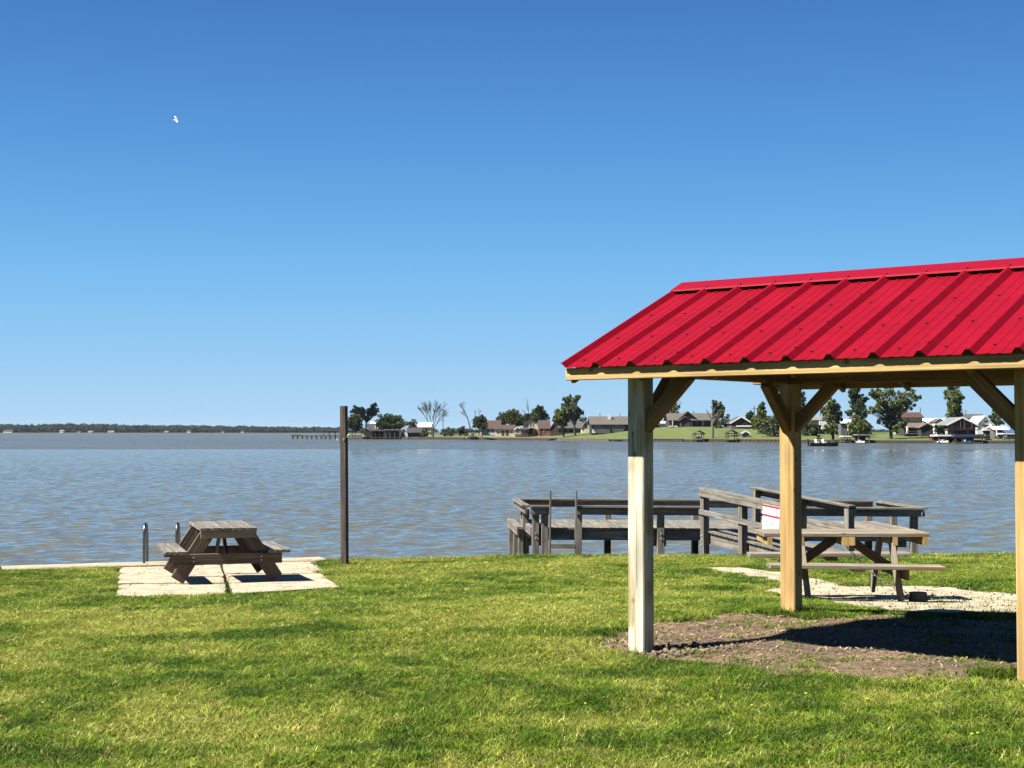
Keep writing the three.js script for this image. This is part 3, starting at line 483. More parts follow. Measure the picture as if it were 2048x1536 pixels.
// ---------------------------------------------------------------- bird
{
  const p = P(351, 240, 95);
  const b = thing('white_bird', 'white bird with dark wingtips gliding in the blue sky', 'bird', [p.x, p.y, p.z]);
  const body = new THREE.SphereGeometry(1, 14, 10); body.scale(0.17, 0.05, 0.055); const tail = new THREE.ConeGeometry(0.05, 0.16, 8); tail.rotateZ(Math.PI / 2); tail.scale(1, 0.4, 1); tail.translate(-0.2, 0, 0); const head = new THREE.SphereGeometry(0.04, 10, 8); head.translate(0.17, 0.015, 0); const beak = new THREE.ConeGeometry(0.012, 0.06, 6); beak.rotateZ(-Math.PI / 2); beak.translate(0.23, 0.012, 0);
  mesh(b, 'body', mergeGeometries([body, tail, head].map((g) => g.toNonIndexed())), M.white); mesh(b, 'beak', beak, std(S(90, 70, 40), 0.6));
  for (const s of [-1, 1]) {
    const wing = (z0, z1, y0, y1, c0, c1, sw0, sw1) => { const g = new THREE.BufferGeometry(), q = [[sw0 + c0, y0, s * z0], [sw0 - c0, y0, s * z0], [sw1 - c1, y1, s * z1], [sw1 + c1, y1, s * z1]], t = 0.008, pos = []; const f = (a, b, c, d) => pos.push(...a, ...b, ...c, ...a, ...c, ...d); const up = q.map(([x, y, z]) => [x, y + t, z]); f(...up); f(q[3], q[2], q[1], q[0]); for (let k = 0; k < 4; k++) f(q[k], q[(k + 1) % 4], up[(k + 1) % 4], up[k]); g.setAttribute('position', new THREE.Float32BufferAttribute(pos, 3)); g.computeVertexNormals(); return g; };
    const w = mesh(b, 'wing', mergeGeometries([wing(0.03, 0.25, 0.02, 0.09, 0.1, 0.09, 0.03, 0.06), wing(0.25, 0.42, 0.09, 0.07, 0.09, 0.06, 0.06, 0.0)]), M.white);
    mesh(w, 'wingtip', wing(0.42, 0.54, 0.07, 0.03, 0.06, 0.012, 0.0, -0.08), std(S(34, 36, 42), 0.8));
  }
  b.rotation.set(1.05, 0.35, -0.35); b.scale.setScalar(0.72);
}

// ---------------------------------------------------------------- the far shore
const wlTab = [[560, 877.6], [690, 878.2], [800, 878.6], [1060, 880.5], [1250, 883], [1400, 884], [1600, 885.4], [1800, 886.4], [2030, 887.2], [2600, 888]];
const shoreD = (px) => { const [, y] = ray(px, interp(wlTab, px)); return 3.0 / -y; };
const houseY = [[600, 873], [700, 872.5], [850, 872], [950, 869], [1050, 871.5], [1120, 869.5], [1180, 866], [1250, 863], [1300, 856], [1340, 854.5], [1440, 854], [1480, 857], [1560, 860], [1640, 867], [1700, 869], [1800, 869], [1880, 869], [1950, 873], [2030, 877], [2300, 876], [2600, 874]];
const h45 = (px) => Math.max(WATER + 1.2, P(px, interp(houseY, px), shoreD(px) + 45).y);
const taper = (px) => sstep(668, 705, px);
const landH = (px, off) => { const e = WATER + 0.8, h = h45(px); const t = [[-0.4, WATER - 1.2], [-0.2, e - 0.06], [0, e], [3, e + 0.1], [10, lerp(e, h, 0.2)], [25, lerp(e, h, 0.58)], [45, h], [80, h + 0.4], [160, h + 0.6], [420, h + 0.4]]; return lerp(WATER - 1.2, interp(t, off), taper(px)); };
const far = (px, off) => { const D = shoreD(px) + off, p = P(px, 864, D); return V3(p.x, landH(px, off), -D); };
const ppm = (px, off) => F / (shoreD(px) + off);
{
  const offs = [-0.4, -0.2, 0, 3, 10, 25, 45, 80, 160, 420], pos = [], col = [], uv = [], idx = [], N = 420;
  for (let i = 0; i <= N; i++) { const px = lerp(640, 2700, i / N); for (const o of offs) { const p = far(px, o); pos.push(p.x, p.y + (o > 2 ? (fbm(p.x * 0.12, p.z * 0.12, 2) - 0.5) * 0.25 : 0), p.z); uv.push(p.x / 4, p.z / 4); const n = fbm(p.x * 0.09, p.z * 0.13, 3), y = px < 1110 ? 0.8 : 0; col.push(...(o < -0.1 ? [0.03, 0.027, 0.02] : o < 3 ? [0.12, 0.105, 0.07] : [lerp(lerp(0.085, 0.125, n), 0.15, y * 0.6), lerp(lerp(0.125, 0.165, n), 0.145, y * 0.6), lerp(lerp(0.011, 0.018, n), 0.045, y)])); } }
  const m = offs.length; for (let i = 0; i < N; i++) for (let j = 0; j < m - 1; j++) { const a = i * m + j, b = a + m; idx.push(a, b, a + 1, b, b + 1, a + 1); }
  const g = new THREE.BufferGeometry(); g.setAttribute('position', new THREE.Float32BufferAttribute(pos, 3)); g.setAttribute('color', new THREE.Float32BufferAttribute(col, 3)); g.setAttribute('uv', new THREE.Float32BufferAttribute(uv, 2)); g.setIndex(idx); g.computeVertexNormals();
  tag(mesh(scene, 'far_bank_ground', g, M.ground), 'grassy bank across the water carrying the houses', 'bank', null, 'structure');
}
const roofTex = (c, seed) => { const a = tileN(30, 60, seed), b = tileN(6, 6, seed + 1); return new THREE.MeshStandardMaterial({ map: tex(128, 128, (u, v) => c.map((x) => x * (c[0] > 215 ? 0.78 : 0.61) * (0.82 + 0.26 * a(u, v) + 0.16 * (b(u, v) - 0.5)))), roughness: 0.9 }); };
Object.assign(M, { rBrown: roofTex([90, 61, 54], 301), rGrey: roofTex([102, 96, 90], 302), rTan: roofTex([114, 102, 90], 303), rDark: roofTex([62, 60, 64], 304), rRust: roofTex([99, 53, 40], 305), rSlate: roofTex([150, 152, 152], 306), rWhite: roofTex([236, 236, 234], 307), rBrown2: roofTex([134, 110, 93], 308),
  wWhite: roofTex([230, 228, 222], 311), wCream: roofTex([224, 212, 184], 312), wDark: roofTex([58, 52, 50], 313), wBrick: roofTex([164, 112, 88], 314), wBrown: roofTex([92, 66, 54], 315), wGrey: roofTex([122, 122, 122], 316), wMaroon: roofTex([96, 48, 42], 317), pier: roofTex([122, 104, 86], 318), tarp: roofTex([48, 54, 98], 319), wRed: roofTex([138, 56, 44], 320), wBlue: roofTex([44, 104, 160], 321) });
M.glass = new THREE.MeshPhysicalMaterial({ color: S(30, 34, 40), roughness: 0.12, ior: 1.5 });
// a gabled building: pixels give its front, metres its depth; ridge 'x' runs across the view, 'z' towards the viewer
function house(o) {
  const mid = (o.px[0] + o.px[1]) / 2, D = shoreD(mid) + o.off, k = D / F, W = (o.px[1] - o.px[0]) * k, dep = o.dep ?? 8;
  const base = Math.min(landH(o.px[0], o.off), landH(o.px[1], o.off)) - 0.25, c = P(mid, 864, D), hy = (y) => P(mid, y, D).y - base;
  const g = thing(o.name, o.label, o.cat ?? 'house', [c.x, base, -(D + dep / 2)], o.group), e = hy(o.eave), r = hy(o.ridge), alongX = o.axis === 'x';
  const hw = (alongX ? dep : W) / 2, len = alongX ? W : dep, turn = (geo) => { geo.translate(0, 0, -len / 2); if (alongX) geo.rotateY(Math.PI / 2); return geo; };
  const gam = o.gambrel;
  const prof = gam ? [[-hw, 0], [hw, 0], [hw, e], [hw * 0.62, lerp(e, r, 0.72)], [0, r], [-hw * 0.62, lerp(e, r, 0.72)], [-hw, e]] : [[-hw, 0], [hw, 0], [hw, e], [0, r], [-hw, e]];
  const ex = (pts, depth) => { const gg = new THREE.ExtrudeGeometry(new THREE.Shape(pts.map((p) => new THREE.Vector2(...p))), { depth, bevelEnabled: false }); const u = gg.attributes.uv; for (let i = 0; i < u.count; i++) u.setXY(i, u.getX(i) / 4, u.getY(i) / 4); return gg; };
  mesh(g, 'wall', turn(ex(prof, len)), o.wall);
  const ov = o.over ?? 0.45, s = gam ? (lerp(e, r, 0.72) - e) / (hw * 0.38) : (r - e) / hw, th = 0.16, top = gam ? [[hw + 0.15, e - 0.15 * s], [hw * 0.62 + 0.05, lerp(e, r, 0.72) + 0.05], [0, r + 0.05], [-hw * 0.62 - 0.05, lerp(e, r, 0.72) + 0.05], [-hw - 0.15, e - 0.15 * s]] : [[hw + ov, e - ov * s + 0.04], [0, r + 0.04], [-hw - ov, e - ov * s + 0.04]];
  const rp = [...top, ...top.slice().reverse().map(([x, y]) => [x * 1.0, y + th])], rg = ex(rp, len + 2 * ov); rg.translate(0, 0, -ov); mesh(g, 'roof', turn(rg), o.roof);
  const z = dep / 2, lx = (px) => (px - mid) * k, ly = hy;
  if (o.trim) { // white verge boards on a gable that faces the viewer
    for (const sg of [-1, 1]) { const a = V3(sg * (hw + ov), e - ov * s + 0.09, z + ov + 0.06), b = V3(0, r + 0.1, z + ov + 0.06); stick(g, 'verge_board', a, b, 0.42, 0.08, M.white); }
  }
  for (const [x0, x1, y0, y1, fm] of o.win ?? []) { const w = (x1 - x0) * k, h = ly(y0) - ly(y1), cx = lx((x0 + x1) / 2), cy = (ly(y0) + ly(y1)) / 2, f = mesh(g, 'window', boxG(w + 0.16, h + 0.16, 0.1, cx, cy, z + 0.03), fm ?? M.white); mesh(f, 'pane', boxG(w, h, 0.06, cx, cy, z + 0.07), M.glass); }
  for (const [x0, x1, y0, y1, m] of o.door ?? []) { const w = (x1 - x0) * k, h = ly(y0) - ly(y1); mesh(g, 'door', boxG(w, h, 0.12, lx((x0 + x1) / 2), (ly(y0) + ly(y1)) / 2, z + 0.03), m ?? M.wMaroon); }
  for (const [name, x0, x1, y0, y1, z0, z1, m] of o.box ?? []) { const w = (x1 - x0) * k, h = ly(y0) - ly(y1); mesh(g, name, boxG(w, h, z1 - z0, lx((x0 + x1) / 2), (ly(y0) + ly(y1)) / 2, z + (z0 + z1) / 2), m); }
  if (o.porch) { // roofed porch on posts in front of the wall
    const [x0, x1, y0, y1, deep, n, rail, pm, rm, railM] = o.porch, fl = ly(y1);
    mesh(g, 'porch_roof', (() => { const q = boxG((x1 - x0) * k + 0.6, 0.18, deep + 0.5); q.rotateX(0.16); q.translate(lx((x0 + x1) / 2), ly(y0), z + deep / 2); return q; })(), rm);
    mesh(g, 'porch_floor', boxG((x1 - x0) * k, Math.max(0.25, fl), deep, lx((x0 + x1) / 2), fl / 2, z + deep / 2 + 0.02), pm);
    for (let i = 0; i < n; i++) { const x = lerp(lx(x0) + 0.1, lx(x1) - 0.1, i / (n - 1)); mesh(g, 'porch_post', boxG(0.2, ly(y0) - fl - 0.25, 0.2, x, (ly(y0) + fl) / 2 - 0.1, z + deep - 0.15), pm); }
    if (rail) mesh(g, 'porch_rail', boxG((x1 - x0) * k, 0.12, 0.1, lx((x0 + x1) / 2), fl + rail, z + deep - 0.05), railM ?? pm);
  }
  if (o.chimney) { const [x0, x1, y0, y1, m] = o.chimney; mesh(g, 'chimney', boxG((x1 - x0) * k, ly(y0) - ly(y1), 1.0, lx((x0 + x1) / 2), (ly(y0) + ly(y1)) / 2, o.chimZ ?? 0), m); }
  return g;
}
// a roof on posts over the water or the bank
function canopy(o) {
  const mid = (o.px[0] + o.px[1]) / 2, D = shoreD(mid) + o.off, k = D / F, W = (o.px[1] - o.px[0]) * k, dep = o.dep ?? 6, bot = o.ground ? landH(mid, o.off + dep / 2) - 0.2 : WATER - 1.2, c = P(mid, 864, D), hy = (y) => P(mid, y, D).y - bot;
  const g = thing(o.name, o.label, o.cat ?? 'boathouse', [c.x, bot, -(D + dep / 2)], o.group), e = hy(o.eave), r = hy(o.ridge);
  const n = o.n ?? 2, th = o.thick ?? 0.22;
  for (let i = 0; i < n; i++) for (const s of [-1, 1]) mesh(g, 'post', boxG(0.22, e, 0.22, lerp(-W / 2 + 0.2, W / 2 - 0.2, i / (n - 1)), e / 2, s * (dep / 2 - 0.2)), o.post ?? M.greyDark);
  if (o.flat) mesh(g, 'roof', boxG(W + 0.4, th, dep + 0.4, 0, e + th / 2, 0), o.roof);
  else { const ov = 0.35, hw = W / 2, sl = (r - e) / hw, sh = new THREE.Shape([[hw + ov, e - ov * sl], [0, r], [-hw - ov, e - ov * sl], [-hw - ov, e - ov * sl + th], [0, r + th], [hw + ov, e - ov * sl + th]].map((p) => new THREE.Vector2(...p))); const q = new THREE.ExtrudeGeometry(sh, { depth: dep + 0.5, bevelEnabled: false }); q.translate(0, 0, -dep / 2 - 0.25); mesh(g, 'roof', q, o.roof); }
  if (o.deck) mesh(g, 'deck', boxG(W - 0.1, 0.2, dep - 0.1, 0, hy(o.deck) - 0.1, 0), o.deckMat ?? M.pier);
  if (o.beam !== false) for (const s of [-1, 1]) mesh(g, 'beam', boxG(W, 0.25, 0.14, 0, e - 0.14, s * (dep / 2 - 0.2)), o.post ?? M.greyDark);
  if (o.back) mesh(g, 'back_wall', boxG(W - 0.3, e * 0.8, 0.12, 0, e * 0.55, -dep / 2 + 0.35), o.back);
  return g;
}
function boatHull(len, wid, hgt) { // pointed towards +x
  const N = 12, pos = [], idx = [], sec = (t) => { const b = wid / 2 * (t < 0.55 ? 1 : Math.cos((t - 0.55) / 0.45 * 1.5) * 0.98 + 0.02), rise = 0.35 * hgt * Math.max(0, t - 0.5) ** 2 * 4; return [[-b, hgt + rise], [-b * 0.82, hgt * 0.3 + rise * 0.4], [0, rise * 0.6], [b * 0.82, hgt * 0.3 + rise * 0.4], [b, hgt + rise]]; };
  for (let i = 0; i <= N; i++) for (const [z, y] of sec(i / N)) pos.push((i / N - 0.5) * len, y, z);
  for (let i = 0; i < N; i++) for (let j = 0; j < 4; j++) { const a = i * 5 + j, b = a + 5; idx.push(a, a + 1, b, b, a + 1, b + 1); }
  idx.push(0, 2, 1, 0, 4, 2, 2, 4, 3); for (let i = 0; i < N; i++) { const a = i * 5, b = a + 5; idx.push(a, b, a + 4, b, b + 4, a + 4); }
  const g = new THREE.BufferGeometry(); g.setAttribute('position', new THREE.Float32BufferAttribute(pos, 3)); g.setIndex(idx); const h = g.toNonIndexed(); h.computeVertexNormals(); return h;
}
function boat(name, label, p, len, turn, hull, group) {
  const b = thing(name, label, 'boat', [p.x, p.y, p.z], group); b.rotation.y = turn;
  mesh(b, 'hull', boatHull(len, len * 0.36, len * 0.13), hull);
  const st = new THREE.BoxGeometry(len * 0.36 * 0.9, len * 0.02, len * 0.3); void st;
  for (const x of [-0.22, 0.02]) { mesh(b, 'seat', mergeGeometries([boxG(len * 0.08, len * 0.05, len * 0.2, x * len, len * 0.155, 0), boxG(len * 0.02, len * 0.09, len * 0.2, (x - 0.045) * len, len * 0.21, 0)]), M.white); }
  mesh(b, 'console', boxG(len * 0.07, len * 0.08, len * 0.12, len * 0.14, len * 0.17, len * 0.07), M.dark);
  mesh(b, 'outboard_motor', mergeGeometries([boxG(len * 0.07, len * 0.11, len * 0.08, -len * 0.53, len * 0.19, 0), boxG(len * 0.03, len * 0.2, len * 0.03, -len * 0.52, len * 0.06, 0)]), M.dark);
  return b;
}

// leaves and trees
const leafMat = (r, g, b) => new THREE.MeshPhysicalMaterial({ color: new THREE.Color(r, g, b), roughness: 0.9, vertexColors: true, transmission: 0.22, thickness: 0, specularIntensity: 0.3 });
M.leafDark = leafMat(0.028, 0.047, 0.013); M.leafMid = leafMat(0.068, 0.096, 0.02); M.leafLime = leafMat(0.052, 0.06, 0.012); M.leafPine = leafMat(0.009, 0.015, 0.008); M.leafGrey = leafMat(0.056, 0.078, 0.03);
M.bark = std(new THREE.Color(0.025, 0.02, 0.016), 0.95); M.barkPale = std(new THREE.Color(0.085, 0.075, 0.062), 0.95); M.twig = std(new THREE.Color(0.062, 0.054, 0.046), 0.95);
function leavesG(list, q, size) { // list of [x, y, z, rx, ry, n]
  const pos = [], col = [];
  for (const [cx, cy, cz, rx, ry, n] of list) for (let i = 0; i < n; i++) {
    let x, y, z, d; do { x = q() * 2 - 1; y = q() * 2 - 1; z = q() * 2 - 1; d = x * x + y * y + z * z; } while (d > 1 || d < 0.12);
    const lump = 0.82 + 0.3 * noise(x * 3 + cx, y * 3 + z * 2 + cy);
    const c = V3(cx + x * rx * lump, cy + y * ry * lump, cz + z * rx * lump), s = size * (0.6 + 0.8 * q());
    const u = V3(q() - 0.5, (q() - 0.5) * 0.8, q() - 0.5).normalize(), w = V3(q() - 0.5, q() - 0.5, q() - 0.5).cross(u).normalize();
    const a = c.clone().addScaledVector(u, s), b = c.clone().addScaledVector(w, s * 0.55), e = c.clone().addScaledVector(u, -s), f = c.clone().addScaledVector(w, -s * 0.55).addScaledVector(V3(0, 1, 0), s * 0.25);
    for (const p of [a, b, e, a, e, f]) pos.push(p.x, p.y, p.z);
    const t = 0.72 + 0.5 * q(), yel = q() * 0.25; for (let k = 0; k < 6; k++) col.push(t * (1 + yel), t, t * (1 - yel));
  }
  const g = new THREE.BufferGeometry(); g.setAttribute('position', new THREE.Float32BufferAttribute(pos, 3)); g.setAttribute('color', new THREE.Float32BufferAttribute(col, 3)); g.computeVertexNormals(); return g;
}
function bareBranches(q, base, top, r, depth, list, spread = 0.6, kids = 4) {
  list.push(limbG(base, top, r, r * 0.55, 4)); if (!depth) return;
  const d = top.clone().sub(base), L = d.length();
  for (let k = 0; k < kids; k++) { const t = 0.45 + 0.55 * q(), s = base.clone().addScaledVector(d, t), dir = d.clone().normalize().add(V3(q() - 0.5, (q() - 0.35) * 0.7, q() - 0.5).multiplyScalar(2 * spread)).normalize(); bareBranches(q, s, s.clone().addScaledVector(dir, L * (0.45 + 0.3 * q())), Math.max(0.03, r * 0.5), depth - 1, list, spread, kids); }
}
let treeSeed = 100;
// crown given as pixel blobs [px, py, radius(px)(, vertical radius)]; trunk from base pixel column to a top pixel
function tree(o) {
  const q = rng(treeSeed++ * 977), base = far(o.base, o.off), k = (shoreD(o.base) + o.off) / F, D = -base.z;
  const g = thing(o.name, o.label, o.cat ?? 'tree', [base.x, base.y, base.z], o.group);
  const W = (px, py, dz = 0) => P(px, py, D).sub(base).add(V3(0, 0, dz));
  const list = [], top = W(...o.top), H = top.y, r0 = o.r ?? clamp(H * 0.022, 0.12, 0.42), foot = V3(0, -0.3, 0);
  const kink = foot.clone().lerp(top, 0.5).add(V3((q() - 0.5) * 0.05 * H, 0, 0)); list.push(limbG(foot, kink, r0, r0 * 0.8, 7), limbG(kink, top, r0 * 0.8, r0 * 0.35, 7));
  const clumps = (o.blobs ?? []).map(([px, py, r, rv]) => { const dz = (q() - 0.5) * 2 * Math.min(o.deep ?? 3, 0.8 * r * k + 1.2), p = W(px, py, dz); return [p.x, p.y, p.z, r * k * 1.28, (rv ?? r) * k * 1.28]; });
  for (const c of clumps.slice()) { const n = 5, a0 = q() * 6.28; for (let i = 0; i < n; i++) { const a = a0 + i * 6.283 / n + q(), e = 0.8 + 0.3 * q(), s = 0.34 + 0.2 * q(); clumps.push([c[0] + Math.cos(a) * c[3] * e, c[1] + Math.sin(a) * c[4] * e, c[2] + (q() - 0.5) * c[3] * 1.4, c[3] * s, c[4] * s]); } c[3] *= 0.86; c[4] *= 0.86; }
  for (const c of clumps) { const t = clamp((c[1] / H) * 0.72 - 0.08, 0.25, 0.97), s = t < 0.5 ? foot.clone().lerp(kink, t * 2) : kink.clone().lerp(top, t * 2 - 1), e = V3(c[0], c[1] - c[4] * 0.2, c[2]); list.push(limbG(s, e, r0 * 0.42, 0.06, 5)); }
  for (const [x0, y0, x1, y1, r] of o.limbs ?? []) list.push(limbG(W(x0, y0), W(x1, y1), r, r * 0.5, 6));
  mesh(g, 'trunk', mergeGeometries(list.map((x) => x.toNonIndexed())), o.bark ?? M.bark);
  if (clumps.length) { const dens = o.dens ?? 1, sz = o.leaf ?? 0.33; mesh(g, 'crown', leavesG(clumps.map((c) => [...c, Math.round(clamp(dens * 84 * c[3] * c[4], 40, 3600))]), q, sz), o.mat); }
  if (o.bare) { const tw = []; for (const [x0, y0, x1, y1, r, depth] of o.bare) bareBranches(q, W(x0, y0), W(x1, y1, (q() - 0.5) * 3), r, depth ?? 3, tw, o.spread ?? 0.55, o.kids ?? 4); mesh(g, 'branches', mergeGeometries(tw.map((x) => x.toNonIndexed())), M.twig); }
  return g;
}
const cloud2 = (cx, cy, rx, ry, n, seed, s = 0.42) => { const q = rng(seed), l = []; for (let i = 0; i < n; i++) { const a = i * 2.399 + q(), d = Math.sqrt((i + 0.5) / n) * 0.8; const r = rx * s * (0.75 + 0.5 * q()); l.push([cx + Math.cos(a) * d * rx, cy + Math.sin(a) * d * ry, r, r * Math.min(1, ry / rx * 1.1)]); } return l; };

// ---- left end: pier, boathouses, trees
{
  const D = shoreD(640) + 4, k = D / F, y = P(640, 871.3, D).y, x0 = P(583, 864, D).x, x1 = P(724, 864, D).x;
  const pr = thing('long_pier', 'long brown timber pier with low rails reaching into the open lake', 'pier', [x0, WATER, -D]); const L = x1 - x0;
  for (let i = 0; i < 30; i++) mesh(pr, 'deck_plank', boxG(L / 30 - 0.03, 0.14, 2.6, (i + 0.5) * L / 30, y - WATER - 0.3, 0), M.pier);
  mesh(pr, 'side_rail', boxG(L, 0.22, 0.1, L / 2, y - WATER + 0.05, 1.32), M.pier); mesh(pr, 'side_rail', boxG(L, 0.22, 0.1, L / 2, y - WATER + 0.05, -1.32), M.pier);
  for (let i = 0; i < 15; i++) for (const s of [-1, 1]) mesh(pr, 'pile', boxG(0.3, y - WATER + 1.2, 0.3, (i + 0.3) * L / 15, (y - WATER - 1.2) / 2 - 0.05, s * 1.15), M.pier);
  mesh(pr, 'end_bench', boxG(4.4, 0.5, 0.5, 2.2, y - WATER + 0.15, -0.7), M.pier);
  void k;
}
canopy({ name: 'pier_canopy', label: 'flat grey canopy on thin posts over the long pier', cat: 'canopy', px: [645, 704], off: 2.5, eave: 861.4, ridge: 860, flat: true, dep: 4.5, n: 6, thick: 0.4, roof: M.wGrey, post: M.wGrey });
tree({ name: 'round_tree', label: 'dark dense round tree just behind the lone wooden post', base: 711, off: 18, top: [711, 848], blobs: cloud2(710, 846, 14, 16, 11, 1), mat: M.leafDark, group: null });
tree({ name: 'umbrella_pine', label: 'tall flat topped pine with bare forked trunk and dark needle clumps', base: 731, off: 30, top: [734, 829], r: 0.45, limbs: [[731, 838, 722, 829, 0.2], [731, 842, 726, 836, 0.2], [733, 839, 744, 829, 0.2]], blobs: [[714, 819, 7, 5.5], [708, 823, 5, 3.5], [717, 825, 4, 2.6], [723.5, 824, 5, 3.5], [734, 822.5, 7, 4], [743, 822.5, 6, 4.5], [751, 820.5, 5, 4], [747, 814.5, 4.2, 3.2], [748, 809.5, 3.6, 2.6], [744, 829.5, 2.4, 1.6], [751, 828, 2, 2], [727.5, 829.5, 2, 1.5]], mat: M.leafPine, dens: 1.7, deep: 2 });
tree({ name: 'round_tree', label: 'broad dark green dome shaped tree above the flat roofed boat shelters', base: 783, off: 22, top: [783, 850], blobs: cloud2(783, 848, 23, 15, 16, 2), mat: M.leafDark, dens: 1.1 });
house({ name: 'dark_house', label: 'dark slate house with pale dormer behind the umbrella pine', px: [734, 772], off: 28, axis: 'x', dep: 9, eave: 860, ridge: 848, wall: M.wGrey, roof: M.rDark, box: [['dormer', 749.5, 755.5, 850, 860, -3.2, -0.6, M.white]], win: [[751.4, 753.6, 852, 858]] });
house({ name: 'white_roofed_house', label: 'white roofed building peeking over the dark slate house', px: [741, 766], off: 62, axis: 'x', dep: 9, eave: 849, ridge: 844, wall: M.wWhite, roof: M.rWhite });
canopy({ name: 'lake_gazebo', label: 'brown roofed gazebo on a timber platform next to the long pier', cat: 'gazebo', px: [722, 741], off: -4, eave: 863, ridge: 857, dep: 6, n: 3, roof: M.rBrown2, post: M.pier, deck: 873, back: M.wCream });
canopy({ name: 'boathouse', label: 'low dark open boathouse with grey roof next to the gazebo', px: [742, 768], off: -4, eave: 862, ridge: 860, flat: true, thick: 0.5, dep: 8, n: 4, roof: M.wGrey, post: M.wBrown, deck: 875, back: M.wDark });
canopy({ name: 'boat_shelter', label: 'open boat shelter with pale flat roof beside the white boathouse', px: [769, 800], off: -4, eave: 860.5, ridge: 859, flat: true, thick: 0.4, dep: 6, n: 4, roof: M.rSlate, post: M.wGrey, deck: 874.5, back: M.wGrey });
house({ name: 'white_boathouse', label: 'white gabled boathouse with black roof at the water edge', cat: 'boathouse', px: [799, 815], off: 2, axis: 'z', dep: 9, eave: 863, ridge: 856, wall: M.wWhite, roof: M.rDark, trim: true, over: 0.3, door: [[803, 808, 865, 874, M.wGrey]] });
house({ name: 'black_boathouse', label: 'low black roofed shed joined to the white gabled boathouse', cat: 'boathouse', px: [815.5, 842], off: 3, axis: 'x', dep: 8, eave: 865, ridge: 856, wall: M.wDark, roof: M.rDark });
house({ name: 'white_roofed_house', label: 'cream house with bright white roof behind the bare round tree', px: [832, 862], off: 52, axis: 'x', dep: 10, eave: 854, ridge: 845.5, wall: M.wCream, roof: M.rWhite, win: [[838, 841, 857, 861], [850, 853, 857, 861]] });
tree({ name: 'thin_tree', label: 'sparse light green tree behind the black roofed shed', base: 825, off: 34, top: [825, 845], blobs: [[825, 846, 5], [820, 851, 4], [830, 850, 4], [825, 854, 5], [822, 859, 4], [829, 858, 4]], mat: M.leafGrey, dens: 0.55 });
tree({ name: 'bare_tree', label: 'rounded leafless tree with fan of grey branches on the low bank', base: 866, off: 16, top: [866, 855], bare: [[866, 860, 852, 836, 0.16, 4], [866, 858, 859, 830, 0.16, 4], [866, 856, 866, 829, 0.16, 4], [866, 858, 873, 831, 0.16, 4], [866, 860, 879, 838, 0.16, 4]], mat: null, spread: 0.42, r: 0.4 });
tree({ name: 'shrub', label: 'small dark shrub under the rounded leafless tree', cat: 'shrub', base: 851, off: 8, top: [851, 866], blobs: [[851, 866, 6, 5], [846, 868, 4]], mat: M.leafDark });
tree({ name: 'shrub', label: 'dark rounded shrub beside the low bank pole', cat: 'shrub', base: 896, off: 24, top: [896, 864], blobs: [[896, 863, 8, 5], [889, 866, 6, 4], [903, 866, 5, 4]], mat: M.leafDark });
tree({ name: 'shrub', label: 'dark hedge like shrub left of the boat gazebo', cat: 'shrub', base: 922, off: 26, top: [922, 862], blobs: [[917, 863, 6, 4.5], [925, 862, 7, 5], [932, 864, 5, 4]], mat: M.leafDark });
tree({ name: 'bare_tree', label: 'leaning pale dead tree with few twigs by the dark leafy tree', base: 945, off: 30, top: [934, 832], bark: M.barkPale, r: 0.35, bare: [[936, 836, 927, 818, 0.14, 3], [938, 842, 930, 830, 0.1, 3], [940, 846, 948, 838, 0.1, 2]], spread: 0.35 });
tree({ name: 'leafy_tree', label: 'dark leafy tree with dead spikes on top beside the leaning dead tree', base: 958, off: 34, top: [958, 836], blobs: cloud2(959, 845, 13, 11, 9, 3), mat: M.leafDark, bare: [[952, 836, 950, 827, 0.09, 2], [958, 834, 960, 823, 0.09, 2]] });
house({ name: 'brown_roofed_house', label: 'long brown roofed pale house behind the boat gazebo', px: [961, 1000], off: 44, axis: 'x', dep: 12, eave: 857, ridge: 841.5, wall: M.wWhite, roof: M.rBrown, win: [[966, 969, 859, 864], [974, 978, 859, 864], [984, 987, 859, 864]] });
canopy({ name: 'boat_gazebo', label: 'dark hip roofed boat gazebo standing at the timber bulkhead', cat: 'boathouse', px: [929, 965], off: -3.5, eave: 863, ridge: 860, flat: true, thick: 0.55, dep: 6, n: 3, roof: M.rDark, post: M.wBrown, deck: 879 });
boat('lift_boat', 'small pale boat stored under the dark hip roofed boat gazebo', P(943, 875.5, shoreD(943) - 1).setY(WATER + 0.6), 4.6, 0.3, M.white);
house({ name: 'cottage', label: 'cream cottage with brown roof and two brown doors near the gambrel house', px: [990, 1029], off: 22, axis: 'x', dep: 9, eave: 858.5, ridge: 850.5, wall: M.wCream, roof: M.rBrown, door: [[1003, 1008, 861, 870.5], [1011.5, 1017, 861, 870.5]], win: [[995, 997, 862, 866], [1021, 1024, 862, 866]] });
house({ name: 'cottage_wing', label: 'small cream gabled wing with three windows joined to the cream cottage', px: [1029.3, 1042], off: 20, axis: 'z', dep: 8, eave: 859, ridge: 854, wall: M.wCream, roof: M.rBrown, trim: true, over: 0.3, win: [[1032.5, 1034.5, 859, 864.5], [1035.5, 1037.5, 859, 864.5], [1038.5, 1040, 859, 864.5]], box: [['plinth', 1029.5, 1041.8, 868, 871.5, 0.02, 0.2, M.wBrick]] });
house({ name: 'sun_room', label: 'low dark sun room between the cottage wing and the gambrel house', px: [1042.3, 1056], off: 21, axis: 'x', dep: 6, eave: 859, ridge: 856, wall: M.wBrown, roof: M.rBrown, win: [[1044, 1047.5, 860.5, 865], [1049, 1052, 860.5, 865]] });
tree({ name: 'leafy_tree', label: 'dark ragged tree behind the long brown roofed house', base: 1006, off: 66, top: [1006, 838], blobs: [[1006, 835, 8, 7], [1000, 838, 5], [1012, 832, 5], [1011, 842, 6], [1002, 845, 6], [1014, 828, 3]], mat: M.leafDark });
